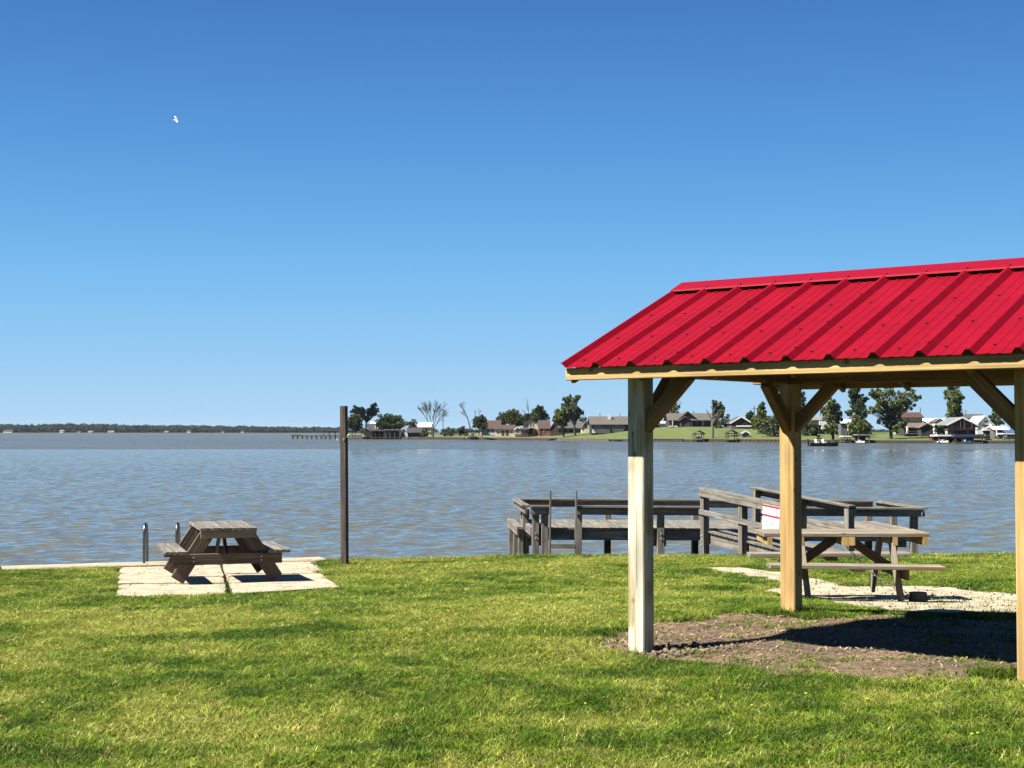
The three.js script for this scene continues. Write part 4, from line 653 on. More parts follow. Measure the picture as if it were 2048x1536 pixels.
tree({ name: 'lime_tree', label: 'tall oval yellow green tree behind the cream cottage', base: 1030, off: 60, top: [1030, 842], blobs: cloud2(1030, 838, 13, 17, 13, 4), mat: M.leafLime, dens: 1.2 });
tree({ name: 'leafy_tree', label: 'dark tree with a bare spike behind the gambrel house', base: 1056, off: 70, top: [1056, 838], blobs: cloud2(1055, 842, 11, 11, 8, 5), mat: M.leafDark, bare: [[1057, 834, 1057, 813, 0.13, 2], [1053, 834, 1048, 825, 0.09, 2]] });
tree({ name: 'leafy_tree', label: 'tall cone shaped dark green tree behind the gambrel roof', base: 1078, off: 72, top: [1078, 820], blobs: [[1079, 816, 5, 4], [1078, 822, 8, 6], [1073, 828, 8, 6], [1085, 828, 7, 6], [1078, 834, 12, 7], [1092, 836, 5, 5], [1068, 838, 6, 5]], mat: M.leafDark, dens: 1.2 });
house({ name: 'gambrel_house', label: 'cream barn shaped house with brown gambrel roof and three upper windows', px: [1046, 1077], off: 30, axis: 'z', dep: 16, eave: 857, ridge: 838.8, gambrel: true, wall: M.wCream, roof: M.rBrown, win: [[1054.5, 1056.5, 847, 851.5], [1060, 1062, 846.5, 853], [1065, 1067, 847, 851.5]], box: [['porch_canopy', 1055, 1069, 856, 857.5, 0.02, 2.4, M.wBrown], ['porch_door', 1058, 1066, 858, 869, 0.02, 0.12, M.wBrown], ['brick_base', 1069.5, 1076.8, 858.5, 871, 0.02, 0.14, M.wBrick]] });
house({ name: 'brick_wing', label: 'brick wing with brown roof on the side of the gambrel house', px: [1078, 1100], off: 31, axis: 'x', dep: 12, eave: 857.5, ridge: 841, wall: M.wBrick, roof: M.rBrown, over: 0.25, win: [[1087, 1091, 860, 863.5]], door: [[1079.5, 1083, 859, 869.5, M.wMaroon]] });
house({ name: 'dark_gable_wing', label: 'dark gabled garage end at the right of the brick wing', px: [1100.4, 1117], off: 33, axis: 'z', dep: 10, eave: 857, ridge: 846, wall: M.wBrown, roof: M.rBrown, over: 0.3 });
house({ name: 'grey_roofed_house', label: 'low grey roofed house behind the tall ragged lakeside tree', px: [1114, 1164], off: 62, axis: 'x', dep: 12, eave: 856, ridge: 843.5, wall: M.wDark, roof: M.rGrey, win: [[1120, 1124, 858, 862], [1134, 1138, 858, 862], [1154, 1158, 858, 862]] });
house({ name: 'a_frame_house', label: 'cream steep gabled house end left of the long porch house', px: [1164, 1179], off: 56, axis: 'z', dep: 9, eave: 855, ridge: 843.5, wall: M.wCream, roof: M.rTan, over: 0.3, win: [[1169, 1174, 848, 856]] });
house({ name: 'porch_house', label: 'long taupe roofed house with dark porch, white base and tall white chimney', px: [1183, 1268], off: 40, axis: 'x', dep: 14, eave: 848.5, ridge: 833.5, wall: M.wDark, roof: M.rTan, over: 0.7, chimney: [1217.5, 1223.5, 827.5, 842, M.wWhite], chimZ: 2.6, box: [['white_base', 1185, 1220, 858.5, 866, 0.05, 1.8, M.wWhite], ['white_base', 1224, 1247, 858, 864, 0.05, 1.8, M.wWhite], ['balcony_floor', 1185, 1250, 857.3, 858.2, 0.02, 2.2, M.wGrey], ['balcony_rail', 1185, 1250, 853.6, 854.2, 2.1, 2.2, M.wGrey]], win: [[1190, 1197, 850, 855.5, M.wGrey], [1200, 1207, 850, 855.5, M.wGrey], [1226, 1233, 850, 855.5, M.wGrey], [1237, 1244, 850, 855.5, M.wGrey]], door: [[1210.5, 1214, 850, 857]] });
tree({ name: 'lime_tree', label: 'bushy yellow green tree with thick pale trunk on the lakeside lawn', base: 1127, off: 14, top: [1126, 842], r: 0.5, bark: M.barkPale, blobs: [[1121, 835, 10], [1114, 838, 6], [1128, 829, 8], [1127, 840, 8], [1119, 844, 6], [1133, 836, 6], [1126, 822, 5], [1122, 828, 7]], mat: M.leafMid, dens: 1.25 });
tree({ name: 'ragged_tree', label: 'tall ragged open crowned tree beside the yellow green lakeside tree', base: 1151, off: 22, top: [1146, 806], r: 0.42, limbs: [[1150, 850, 1137, 840, 0.2], [1148, 832, 1158, 824, 0.16], [1146, 812, 1155, 797, 0.14]], blobs: [[1131, 799.5, 4.2, 4.5], [1139, 798, 4.5, 5], [1153, 797, 3.6, 3], [1157, 793.5, 2.4, 2], [1142, 807, 7, 6], [1148, 813, 6.5, 5], [1132, 809, 5, 5], [1147, 821, 6, 4], [1158, 823, 4, 3], [1148, 830, 6, 4], [1155, 833, 4, 3], [1137, 820, 5.5, 5], [1164, 826, 2.6, 2], [1141, 834, 4, 3]], mat: M.leafGrey, dens: 1.05, deep: 4 });
tree({ name: 'shrub', label: 'small round shrub behind the grey roofed house', cat: 'shrub', base: 1167, off: 84, top: [1167, 842], blobs: [[1167, 841, 6, 5]], mat: M.leafMid });
canopy({ name: 'small_dock', label: 'small timber dock with pale benches below the long porch house', cat: 'dock', px: [1222, 1252], off: -3, eave: 880.5, ridge: 880, flat: true, thick: 0.2, dep: 4, n: 5, roof: M.pier, post: M.wBrown, beam: false });

// timber bulkheads along the bank
function bulkhead(a, b, label, pitch = 5.2, m = M.pier) {
  const o = far(a, -0.5), g = thing('timber_bulkhead', label, 'bulkhead', [o.x, WATER, o.z]), n = Math.round((b - a) / pitch), at = (px, z = 0) => { const p = far(px, -0.5 - z); return V3(p.x - o.x, 0, p.z - o.z); };
  for (let i = 0; i < n; i++) { const p = at(lerp(a, b, i / n)), q = at(lerp(a, b, (i + 0.92) / n)); stick(g, 'wall_plank', p.clone().setY(0.1), q.clone().setY(0.1), 1.1, 0.12, M.wBrown); const s = at(lerp(a, b, (i + 0.5) / n), 0.18); mesh(g, 'pile', boxG(0.38, 1.5, 0.3, s.x, 0.1, s.z), m); }
  stick(g, 'cap', at(a).setY(0.9), at(b).setY(0.9), 0.14, 0.5, m);
}
bulkhead(836, 928, 'timber bulkhead with pale piles between the black shed and the boat gazebo');
bulkhead(966, 1113, 'long timber bulkhead with pale piles in front of the gambrel house');
bulkhead(1296, 1366, 'dark timber bulkhead below the wide mown lawn', 7.5, M.rTan);
bulkhead(1412, 1454, 'dark timber bulkhead between the boat shelter and the open pavilion', 7.5);
bulkhead(1477, 1560, 'dark timber bulkhead between the open pavilion and the brush', 8);
{ const o = far(1115, -0.6), g = thing('concrete_revetment', 'pale sloping concrete edge below the long porch house', 'revetment', [o.x, WATER, o.z]); for (let i = 0; i < 8; i++) { const p = far(lerp(1115, 1220, i / 8), -0.8), q = far(lerp(1115, 1220, (i + 0.97) / 8), -0.8); stick(g, 'edge_block', V3(p.x - o.x, 0.25, p.z - o.z), V3(q.x - o.x, 0.25, q.z - o.z), 0.8, 0.9, M.rTan); } }

// utility poles
function pole(px, y0, off, label, arm = true) { const b = far(px, off), h = P(px, y0, -b.z).y - b.y, g = thing('utility_pole', label, 'pole', [b.x, b.y, b.z], null); const c = new THREE.CylinderGeometry(0.13, 0.18, h + 0.4, 7); c.translate(0, h / 2 - 0.2, 0); mesh(g, 'shaft', c, M.twig); if (arm) mesh(g, 'crossarm', boxG(1.8, 0.16, 0.14, 0, h - 0.9, 0.2), M.twig); }
pole(886, 837, 30, 'utility pole with crossarm right of the rounded leafless tree');
pole(951, 836, 60, 'thin utility pole behind the dark leafy tree', false);
pole(1167.5, 819, 70, 'tall utility pole right of the ragged lakeside tree', false);
pole(1200, 826, 75, 'short pole rising behind the left of the porch house roof', false);
pole(1240, 826, 75, 'short pole rising behind the right of the porch house roof', false);
pole(1387, 821, 78, 'thin pole behind the roof of the wide hilltop house', false);
pole(1458.5, 829, 60, 'thin pole left of the small deck house', false);
pole(1509, 811, 52, 'tall utility pole with transformer by the dark trees');
pole(1641, 812, 70, 'thin white mast beside the angled grey house', false);
pole(1841, 815, 80, 'antenna mast above the rust roofed house', false);
pole(1925, 817, 80, 'dark post behind the brown lake house', false);
pole(1932, 820, 82, 'thicker dark post behind the brown lake house roof', false);

// ---- seen under the shelter roof
tree({ name: 'budding_tree', label: 'pale budding tree with open fan of branches behind the wide hilltop house', base: 1341, off: 72, top: [1341, 832], r: 0.3, bark: M.barkPale, bare: [[1341, 838, 1330, 818, 0.14, 3], [1341, 836, 1337, 812, 0.14, 3], [1341, 834, 1345, 811, 0.14, 3], [1341, 836, 1352, 817, 0.14, 3]], blobs: [[1332, 818, 6], [1343, 814, 7], [1352, 819, 6], [1341, 824, 8], [1331, 828, 5]], mat: M.leafGrey, dens: 0.3 });
house({ name: 'shed', label: 'small brown shed at the left edge of the mown hill', cat: 'shed', px: [1298, 1319], off: 56, axis: 'x', dep: 5, eave: 849.5, ridge: 846, wall: M.wBrown, roof: M.rBrown });
house({ name: 'white_outbuilding', label: 'plain white outbuilding between the brown shed and the hilltop house', cat: 'building', px: [1308, 1338], off: 70, axis: 'x', dep: 8, eave: 847, ridge: 844, wall: M.wWhite, roof: M.rWhite });
house({ name: 'hilltop_house', label: 'wide hilltop house with taupe roofs, big front gable and dark porch', px: [1339, 1437], off: 50, axis: 'x', dep: 13, eave: 840, ridge: 827, wall: M.wDark, roof: M.rTan, over: 0.7, box: [['white_base', 1338, 1354, 851.5, 854.5, 0.02, 1.4, M.wCream], ['porch_floor', 1354, 1437, 853.2, 855, 0.02, 2.2, M.wGrey], ['porch_column', 1343.5, 1345, 841, 852, 1.2, 1.5, M.wWhite], ['porch_column', 1361, 1362, 841, 853.5, 1.8, 2.1, M.wGrey], ['porch_column', 1381, 1382, 841, 853.5, 1.8, 2.1, M.wGrey], ['porch_column', 1404, 1405, 841, 853.5, 1.8, 2.1, M.wGrey], ['porch_column', 1420, 1421, 841, 853.5, 1.8, 2.1, M.wGrey], ['bench', 1363, 1379, 849, 849.8, 1.2, 1.7, M.white]], win: [[1347, 1352, 842, 848, M.wGrey], [1371, 1375, 842, 847, M.wGrey], [1390, 1396, 842, 848, M.wGrey], [1409, 1414, 842, 848, M.wGrey], [1426, 1431, 842, 848, M.wGrey]], door: [[1354, 1357.5, 842, 853, M.wBrown]] });
house({ name: 'front_gable', label: 'broad grey front gable rising over the middle of the hilltop house', cat: 'gable', px: [1357, 1394], off: 48.5, axis: 'z', dep: 9, eave: 838.5, ridge: 823.5, wall: M.wGrey, roof: M.rTan, over: 0.7 });
house({ name: 'entrance_porch', label: 'small dark entrance gable in front of the hilltop house', cat: 'porch', px: [1361, 1380], off: 45.5, axis: 'z', dep: 2.6, eave: 840, ridge: 833.5, wall: M.wBrown, roof: M.rTan, over: 0.5 });
tree({ name: 'forked_tree', label: 'pale forked trunk tree with leafy right limb on the mown slope', base: 1424.5, off: 5, top: [1424, 833], r: 0.5, bark: M.barkPale, limbs: [[1424, 842, 1414, 821, 0.28], [1424, 836, 1428, 806, 0.26], [1424, 838, 1440, 818, 0.24], [1414, 824, 1412, 818, 0.12], [1426, 822, 1421, 812, 0.12]], blobs: [[1438, 813, 6.5], [1443, 822, 5], [1429, 806, 3.4, 4], [1433, 817, 5], [1440, 829, 3], [1445, 814, 3.5]], mat: M.leafGrey, dens: 0.8 });
tree({ name: 'shrub', label: 'rounded dark evergreen right of the hilltop house', cat: 'shrub', base: 1448, off: 54, top: [1448, 845], blobs: [[1448, 841, 6.5, 9]], mat: M.leafDark });
tree({ name: 'shrub', label: 'low dark shrub at the right corner of the hilltop house', cat: 'shrub', base: 1440, off: 42, top: [1440, 852], blobs: [[1440, 851, 5.5, 7]], mat: M.leafDark });
house({ name: 'deck_house', label: 'small brown gabled house with wide front deck and pale trim', px: [1462, 1503], off: 48, axis: 'z', dep: 11, eave: 846, ridge: 834, wall: M.wBrown, roof: M.rGrey, trim: true, win: [[1474, 1480, 846, 850.5, M.wGrey], [1486, 1492, 846, 850.5, M.wGrey]], box: [['deck', 1460, 1503, 852, 855.8, 0.05, 3, M.wGrey], ['deck_rail', 1470, 1502, 851, 853.6, 3, 3.12, M.white]] });
canopy({ name: 'boat_shelter', label: 'boat shelter with dark hip roof and boat below the hilltop house', px: [1389, 1409], off: -4, eave: 867, ridge: 861.5, dep: 5.5, n: 2, roof: M.rGrey, post: M.greyDark });
boat('sheltered_boat', 'white boat hanging in the boat shelter below the hilltop house', P(1399, 876, shoreD(1399) - 1.5).setY(WATER + 0.55), 4.4, -1.35, M.white);
canopy({ name: 'open_pavilion', label: 'dark open pavilion with gabled frame at the water edge', cat: 'pavilion', px: [1455, 1475], off: -3.5, eave: 866, ridge: 860.5, dep: 4.5, n: 2, roof: M.rDark, post: M.wBrown, deck: 879 });
house({ name: 'play_house', label: 'tiny grey play house with white gable trim on the slope', cat: 'shed', px: [1484, 1499], off: 9, axis: 'z', dep: 3, eave: 867, ridge: 862.5, wall: M.wGrey, roof: M.rSlate, trim: true, over: 0.2 });
tree({ name: 'leafy_tree', label: 'dark dense tree left of the tall utility pole', base: 1500, off: 66, top: [1500, 838], blobs: cloud2(1500, 837, 10, 10, 8, 6), mat: M.leafDark });
tree({ name: 'slender_tree', label: 'slender feathery tree right of the tall utility pole', base: 1522, off: 56, top: [1523, 816], blobs: [[1524, 812, 4, 5], [1521, 820, 5], [1525, 826, 5], [1519, 832, 7], [1526, 838, 6], [1515, 838, 6]], mat: M.leafMid, dens: 0.9 });
tree({ name: 'young_tree', label: 'bright green young tree standing on the lawn by the brush', base: 1516, off: 22, top: [1516, 850], blobs: [[1516, 846, 6, 7], [1512, 851, 5], [1521, 851, 5], [1516, 840, 4]], mat: M.leafMid, dens: 1.3 });
tree({ name: 'brush', label: 'tangle of grey green brush beside the middle shelter post', cat: 'brush', base: 1543, off: 14, top: [1543, 858], blobs: [[1543, 852, 12, 11], [1532, 862, 8, 6], [1554, 860, 10, 9], [1548, 842, 8], [1536, 846, 7, 6]], mat: M.leafGrey, dens: 1 });
house({ name: 'green_shed', label: 'low grey gabled shed hidden in the brush', cat: 'shed', px: [1524, 1556], off: 40, axis: 'z', dep: 8, eave: 851, ridge: 838, wall: M.wGrey, roof: M.rSlate });
tree({ name: 'brush', label: 'brownish brush thicket left of the angled grey house', cat: 'brush', base: 1614, off: 26, top: [1614, 858], blobs: [[1608, 856, 11, 10], [1619, 858, 9, 9], [1603, 846, 7], [1628, 863, 5]], mat: M.leafGrey, dens: 1 });
tree({ name: 'tall_tree', label: 'tall dark tree mostly hidden by the middle shelter post', base: 1594, off: 50, top: [1594, 800], blobs: [[1600, 790, 7, 9], [1597, 803, 9, 8], [1600, 814, 7, 8], [1594, 824, 8, 9], [1606, 798, 3, 2.5], [1590, 780, 9]], mat: M.leafDark, dens: 1.1 });
house({ name: 'angled_house', label: 'dark grey house with sloping white end wall and slate roof', px: [1627, 1650], off: 42, axis: 'x', dep: 9, eave: 840.5, ridge: 833.5, wall: M.wGrey, roof: M.rSlate, box: [['white_slope', 1637, 1650, 842, 850, 0.02, 1.6, M.wWhite], ['white_slope', 1641, 1651, 850.4, 858, 0.02, 1.8, M.wWhite], ['dark_wall', 1629, 1637, 842, 864, 0.02, 0.9, M.wDark]] });
tree({ name: 'willow_tree', label: 'leaning feathery willow tree growing at the water edge', base: 1666, off: 1, top: [1664, 822], r: 0.42, blobs: [[1661, 805, 5, 6], [1656, 814, 7], [1664, 820, 7], [1669, 812, 5], [1676, 823, 6.5, 8], [1650, 825, 5], [1659, 838, 8, 8], [1670, 841, 8], [1660, 853, 7], [1667, 860, 6, 8], [1680, 834, 5, 6], [1653, 858, 5]], mat: M.leafMid, dens: 0.95, deep: 4 });
tree({ name: 'shrub', label: 'small round dark bush alone on the lawn near the motor boat', cat: 'shrub', base: 1637, off: 6, top: [1637, 877], blobs: [[1637, 876, 3.4, 3.4]], mat: M.leafDark, dens: 1.6, leaf: 0.22 });
tree({ name: 'tall_tree', label: 'tall dark columnar tree behind the steep gabled house', base: 1713, off: 60, top: [1713, 792], blobs: [[1708, 787, 7], [1701, 790, 5], [1712, 799, 9, 7], [1722, 796, 5], [1716, 810, 9, 8], [1712, 820, 10, 7], [1700, 826, 5, 4], [1725, 813, 4], [1722, 829, 6, 5], [1734, 799, 4, 3.2], [1709, 776, 8], [1715, 768, 6]], mat: M.leafDark, dens: 1.15 });
house({ name: 'steep_house', label: 'steep gabled dark house half covered by green leaves', px: [1698, 1744], off: 38, axis: 'z', dep: 11, eave: 853, ridge: 831.5, wall: M.wBrown, roof: M.rDark, trim: false, win: [[1707, 1712, 848, 854], [1727, 1732, 848, 854]] });
tree({ name: 'vine_tree', label: 'broad green leafy tree in front of the steep gabled house', base: 1717, off: 20, top: [1717, 852], blobs: [[1717, 842, 9, 8], [1709, 852, 9, 8], [1724, 854, 9, 9], [1716, 864, 10, 7], [1731, 864, 7, 8], [1705, 864, 7, 7]], mat: M.leafMid, dens: 0.95 });
house({ name: 'white_porch', label: 'pale sloped porch roof on white posts between the willow and the steep house', cat: 'porch', px: [1682, 1704], off: 36, axis: 'x', dep: 5, eave: 846, ridge: 840, wall: M.wGrey, roof: M.rWhite, box: [['porch_column', 1694.5, 1695.8, 842, 862, 0.4, 0.7, M.white]] });
canopy({ name: 'boat_lift', label: 'small boat lift with white flat roof right of the willow', px: [1687, 1702], off: -3, eave: 874, ridge: 873, flat: true, thick: 0.3, dep: 4, n: 2, roof: M.rWhite, post: M.wGrey, deck: 882 });
canopy({ name: 'boat_lift', label: 'wider boat lift with grey flat roof and dark inside', px: [1716, 1740], off: -3, eave: 871, ridge: 870, flat: true, thick: 0.35, dep: 5, n: 2, roof: M.rSlate, post: M.wGrey, deck: 883, back: M.wDark });
boat('lift_boat', 'pale boat tied at the grey roofed boat lift', P(1722, 882, shoreD(1722) - 5).setY(WATER + 0.02), 3.4, -1.2, M.white);
tree({ name: 'big_tree', label: 'large spreading tree with double trunk right of the steep house', base: 1782, off: 10, top: [1780, 815], r: 0.5, limbs: [[1785, 862, 1796, 838, 0.3], [1780, 835, 1760, 800, 0.25], [1780, 830, 1810, 798, 0.25]], blobs: [[1750, 787, 7, 7], [1764, 794, 8, 7], [1750, 818, 7, 5], [1741, 821, 5, 4], [1774, 818, 9, 7], [1789, 806, 9, 8], [1808, 792, 8, 7], [1822, 788, 6], [1835, 795, 5.5, 4.5], [1822, 811, 6], [1798, 821, 8, 7], [1786, 840, 11, 9], [1770, 842, 9, 7], [1800, 846, 8, 8], [1789, 859, 6, 5], [1780, 780, 12, 8], [1757, 806, 6], [1812, 806, 7, 6], [1742, 789, 4]], mat: M.leafMid, dens: 0.9, deep: 5 });
house({ name: 'rust_roofed_house', label: 'two storey cream house with rust red roof behind the big tree', px: [1802, 1845], off: 58, axis: 'x', dep: 9, eave: 835, ridge: 825.5, wall: M.wCream, roof: M.rRust, win: [[1833, 1836.5, 837, 840.5], [1815, 1819, 838, 842]], box: [['siding_line', 1808, 1844.6, 843, 843.7, 0.02, 0.1, M.wDark]] });
house({ name: 'veranda_house', label: 'low house with tan roof and dark railed veranda right of the big tree', px: [1808, 1866], off: 32, axis: 'x', dep: 9, eave: 855, ridge: 847, wall: M.wDark, roof: M.rBrown2, box: [['veranda_floor', 1808, 1866, 867, 868.4, 0.02, 3, M.wGrey], ['veranda_rail', 1808, 1866, 862.4, 863.2, 2.9, 3.02, M.wGrey], ['veranda_post', 1808, 1811, 853, 866, 2.4, 2.9, M.white], ['veranda_post', 1838, 1839.2, 855, 872, 2.7, 2.95, M.wGrey], ['veranda_post', 1864, 1865.2, 855, 872, 2.7, 2.95, M.wGrey]] });
house({ name: 'veranda_gable', label: 'small dark gabled veranda end of the tan roofed house', cat: 'porch', px: [1842, 1866], off: 27, axis: 'z', dep: 4, eave: 854.5, ridge: 848, wall: M.wDark, roof: M.rBrown2 });
house({ name: 'white_roofed_house', label: 'white house with low white roof left of the brown lake house', px: [1852, 1896], off: 66, axis: 'x', dep: 10, eave: 846, ridge: 838, wall: M.wWhite, roof: M.rWhite, win: [[1861, 1865, 847, 850], [1876, 1880, 847, 851]] });
house({ name: 'white_cottage', label: 'small white gabled cottage in front of the white house', px: [1871, 1891], off: 60, axis: 'z', dep: 6, eave: 844, ridge: 838.5, wall: M.wWhite, roof: M.rTan, over: 0.3, win: [[1876, 1879.5, 845.5, 849]] });
tree({ name: 'shrub', label: 'green bush on the slope left of the brown lake house', cat: 'shrub', base: 1876, off: 22, top: [1876, 858], blobs: [[1873, 857, 5, 6], [1882, 858, 5, 5]], mat: M.leafMid });
tree({ name: 'columnar_tree', label: 'very tall narrow green tree rising behind the brown lake house', base: 1908, off: 52, top: [1908, 785], r: 0.5, blobs: [[1907, 795, 8, 7], [1898, 792, 5], [1917, 793, 6, 7], [1904, 807, 7], [1914, 804, 6], [1902, 815, 5.5, 6], [1913, 815, 7, 6], [1905, 827, 7], [1915, 825, 6, 7], [1902, 835, 6], [1917, 833, 5], [1907, 782, 9], [1908, 768, 7]], mat: M.leafMid, dens: 1.2 });
house({ name: 'lake_house', label: 'dark red brown two storey lake house with white edged gable and balcony', px: [1896, 1951], off: 20, axis: 'z', dep: 11, eave: 849, ridge: 835.5, wall: M.wDark, roof: M.rSlate, trim: true, over: 0.6, win: [[1900, 1907, 850, 856, M.wMaroon], [1910, 1916, 846, 856, M.wMaroon], [1930, 1938, 846, 856, M.wMaroon], [1941, 1947, 850, 856, M.wMaroon], [1903, 1908, 862, 867, M.wMaroon], [1932, 1938, 862, 867, M.wMaroon]], box: [['balcony_floor', 1892, 1952, 858.2, 859.6, 0.02, 2.6, M.wMaroon], ['balcony_rail', 1892, 1952, 854.6, 855.4, 2.5, 2.62, M.wMaroon], ['gable_post', 1927, 1928.6, 838, 858, 0.3, 0.6, M.wBrown], ['gable_post', 1915.6, 1916.8, 843, 858, 2.2, 2.5, M.wBrown], ['gable_post', 1938.6, 1939.8, 843, 858, 2.2, 2.5, M.wBrown], ['white_panel', 1891.5, 1895, 862, 870, -0.4, 0.4, M.wWhite], ['lower_post', 1895, 1896, 859, 872, 2.2, 2.5, M.wMaroon], ['lower_post', 1949, 1950, 859, 872, 2.2, 2.5, M.white]] });
house({ name: 'grey_roofed_house', label: 'cream house with grey roof behind the white balcony house', px: [1932, 1972], off: 62, axis: 'x', dep: 9, eave: 837, ridge: 829, wall: M.wCream, roof: M.rGrey });
house({ name: 'balcony_house', label: 'white house with steep white roof and stacked white balconies', px: [1955, 1985], off: 30, axis: 'z', dep: 10, eave: 848, ridge: 833, wall: M.wWhite, roof: M.rWhite, win: [[1966, 1977, 849, 854, M.white], [1966, 1977, 862, 867, M.white], [1969, 1976, 842, 845, M.white]], box: [['balcony_floor', 1963, 1985, 859.5, 861, 0.02, 2.2, M.white], ['balcony_rail', 1963, 1985, 856, 856.8, 2.1, 2.2, M.white], ['balcony_floor', 1963, 1984, 871, 872.4, 0.02, 2.2, M.wGrey], ['balcony_post', 1978, 1979.2, 849, 875, 1.9, 2.2, M.white], ['stair_rail', 1983, 1984.4, 866, 876, 1.9, 2.2, M.white]] });
tree({ name: 'leafy_tree', label: 'dark green tree right of the white balcony house', base: 1988, off: 38, top: [1988, 842], bark: M.barkPale, blobs: [[1986, 836, 5, 6], [1984, 846, 5, 6], [1994, 842, 8, 7], [1992, 852, 7, 5]], mat: M.leafDark, dens: 1.1 });
tree({ name: 'tall_tree', label: 'tall thin tree seen past the right knee brace', base: 1996, off: 70, top: [1997, 800], blobs: [[1998, 796, 6, 7], [1993, 806, 6], [1999, 812, 5], [1996, 822, 6]], mat: M.leafMid });
tree({ name: 'tall_tree', label: 'distant thin tree close to the right shelter post', base: 2022, off: 76, top: [2022, 820], blobs: [[2022, 816, 3.6, 5], [2020, 826, 4]], mat: M.leafMid });
house({ name: 'glass_house', label: 'white roofed low house with dark glass front right of the balcony house', px: [1989, 2016], off: 26, axis: 'x', dep: 8, eave: 859.5, ridge: 853.5, wall: M.wGrey, roof: M.rWhite, win: [[1996, 2003, 861.5, 868, M.wGrey], [2005, 2013, 861.5, 868, M.wGrey]], box: [['corner_post', 1991, 1992.8, 858, 872, 0.4, 0.7, M.white]] });
house({ name: 'teal_shed', label: 'low teal roofed shed at the far right of the bank', cat: 'shed', px: [2014, 2040], off: 24, axis: 'x', dep: 6, eave: 866, ridge: 861, wall: M.wGrey, roof: M.wBlue });
canopy({ name: 'carport', label: 'white flat roofed carport by the right shelter post', cat: 'carport', px: [2007, 2032], off: 4, eave: 868.5, ridge: 867, flat: true, thick: 0.3, dep: 5, n: 3, roof: M.rWhite, post: M.wGrey, ground: true });
boat('stored_boat', 'white boat stored under the white carport', far(2021, 6).add(V3(0, 0.2, 0)), 3.8, -0.2, M.white);
house({ name: 'red_shed', label: 'small red shed at the left end of the boathouse row', cat: 'shed', px: [1866, 1876], off: 1, axis: 'z', dep: 4, eave: 873.5, ridge: 870.5, wall: M.wRed, roof: M.rRust, trim: true, over: 0.2, door: [[1869, 1873, 876, 883, M.wMaroon]] });
canopy({ name: 'boathouse', label: 'white roofed open boathouse next to the red shed', px: [1877, 1908], off: -4, eave: 872.5, ridge: 871, flat: true, thick: 0.35, dep: 7, n: 3, roof: M.rWhite, post: M.greyDark, deck: 884.5, back: M.wDark });
canopy({ name: 'boathouse', label: 'blue roofed open boathouse right of the white roofed one', px: [1910, 1966], off: -4, eave: 874, ridge: 871, flat: true, thick: 0.7, dep: 8, n: 4, roof: M.tarp, post: M.rTan, deck: 884.5, back: M.wDark });
boat('docked_boat', 'white boat in the white roofed boathouse', P(1887, 880, shoreD(1887) - 4.5).setY(WATER + 0.1), 4.0, -1.2, M.white);
boat('docked_boat', 'blue boat in the blue roofed boathouse', P(1931, 880, shoreD(1931) - 4.5).setY(WATER + 0.1), 3.8, -1.0, M.wBlue);
tree({ name: 'shrub', label: 'yellowish reeds right of the blue roofed boathouse', cat: 'reeds', base: 1974, off: 3, top: [1974, 880], blobs: [[1971, 881, 4, 3], [1979, 882, 4, 2.5]], mat: M.leafLime, leaf: 0.2 });
{ const p = P(1647, 891.5, 3.0 / -ray(1647, 892.5)[1]); p.y = WATER - 0.12; boat('motor_boat', 'dark hulled motor boat with white bow and white seats on the lake', p, 6.4, 0.12, M.dark); }

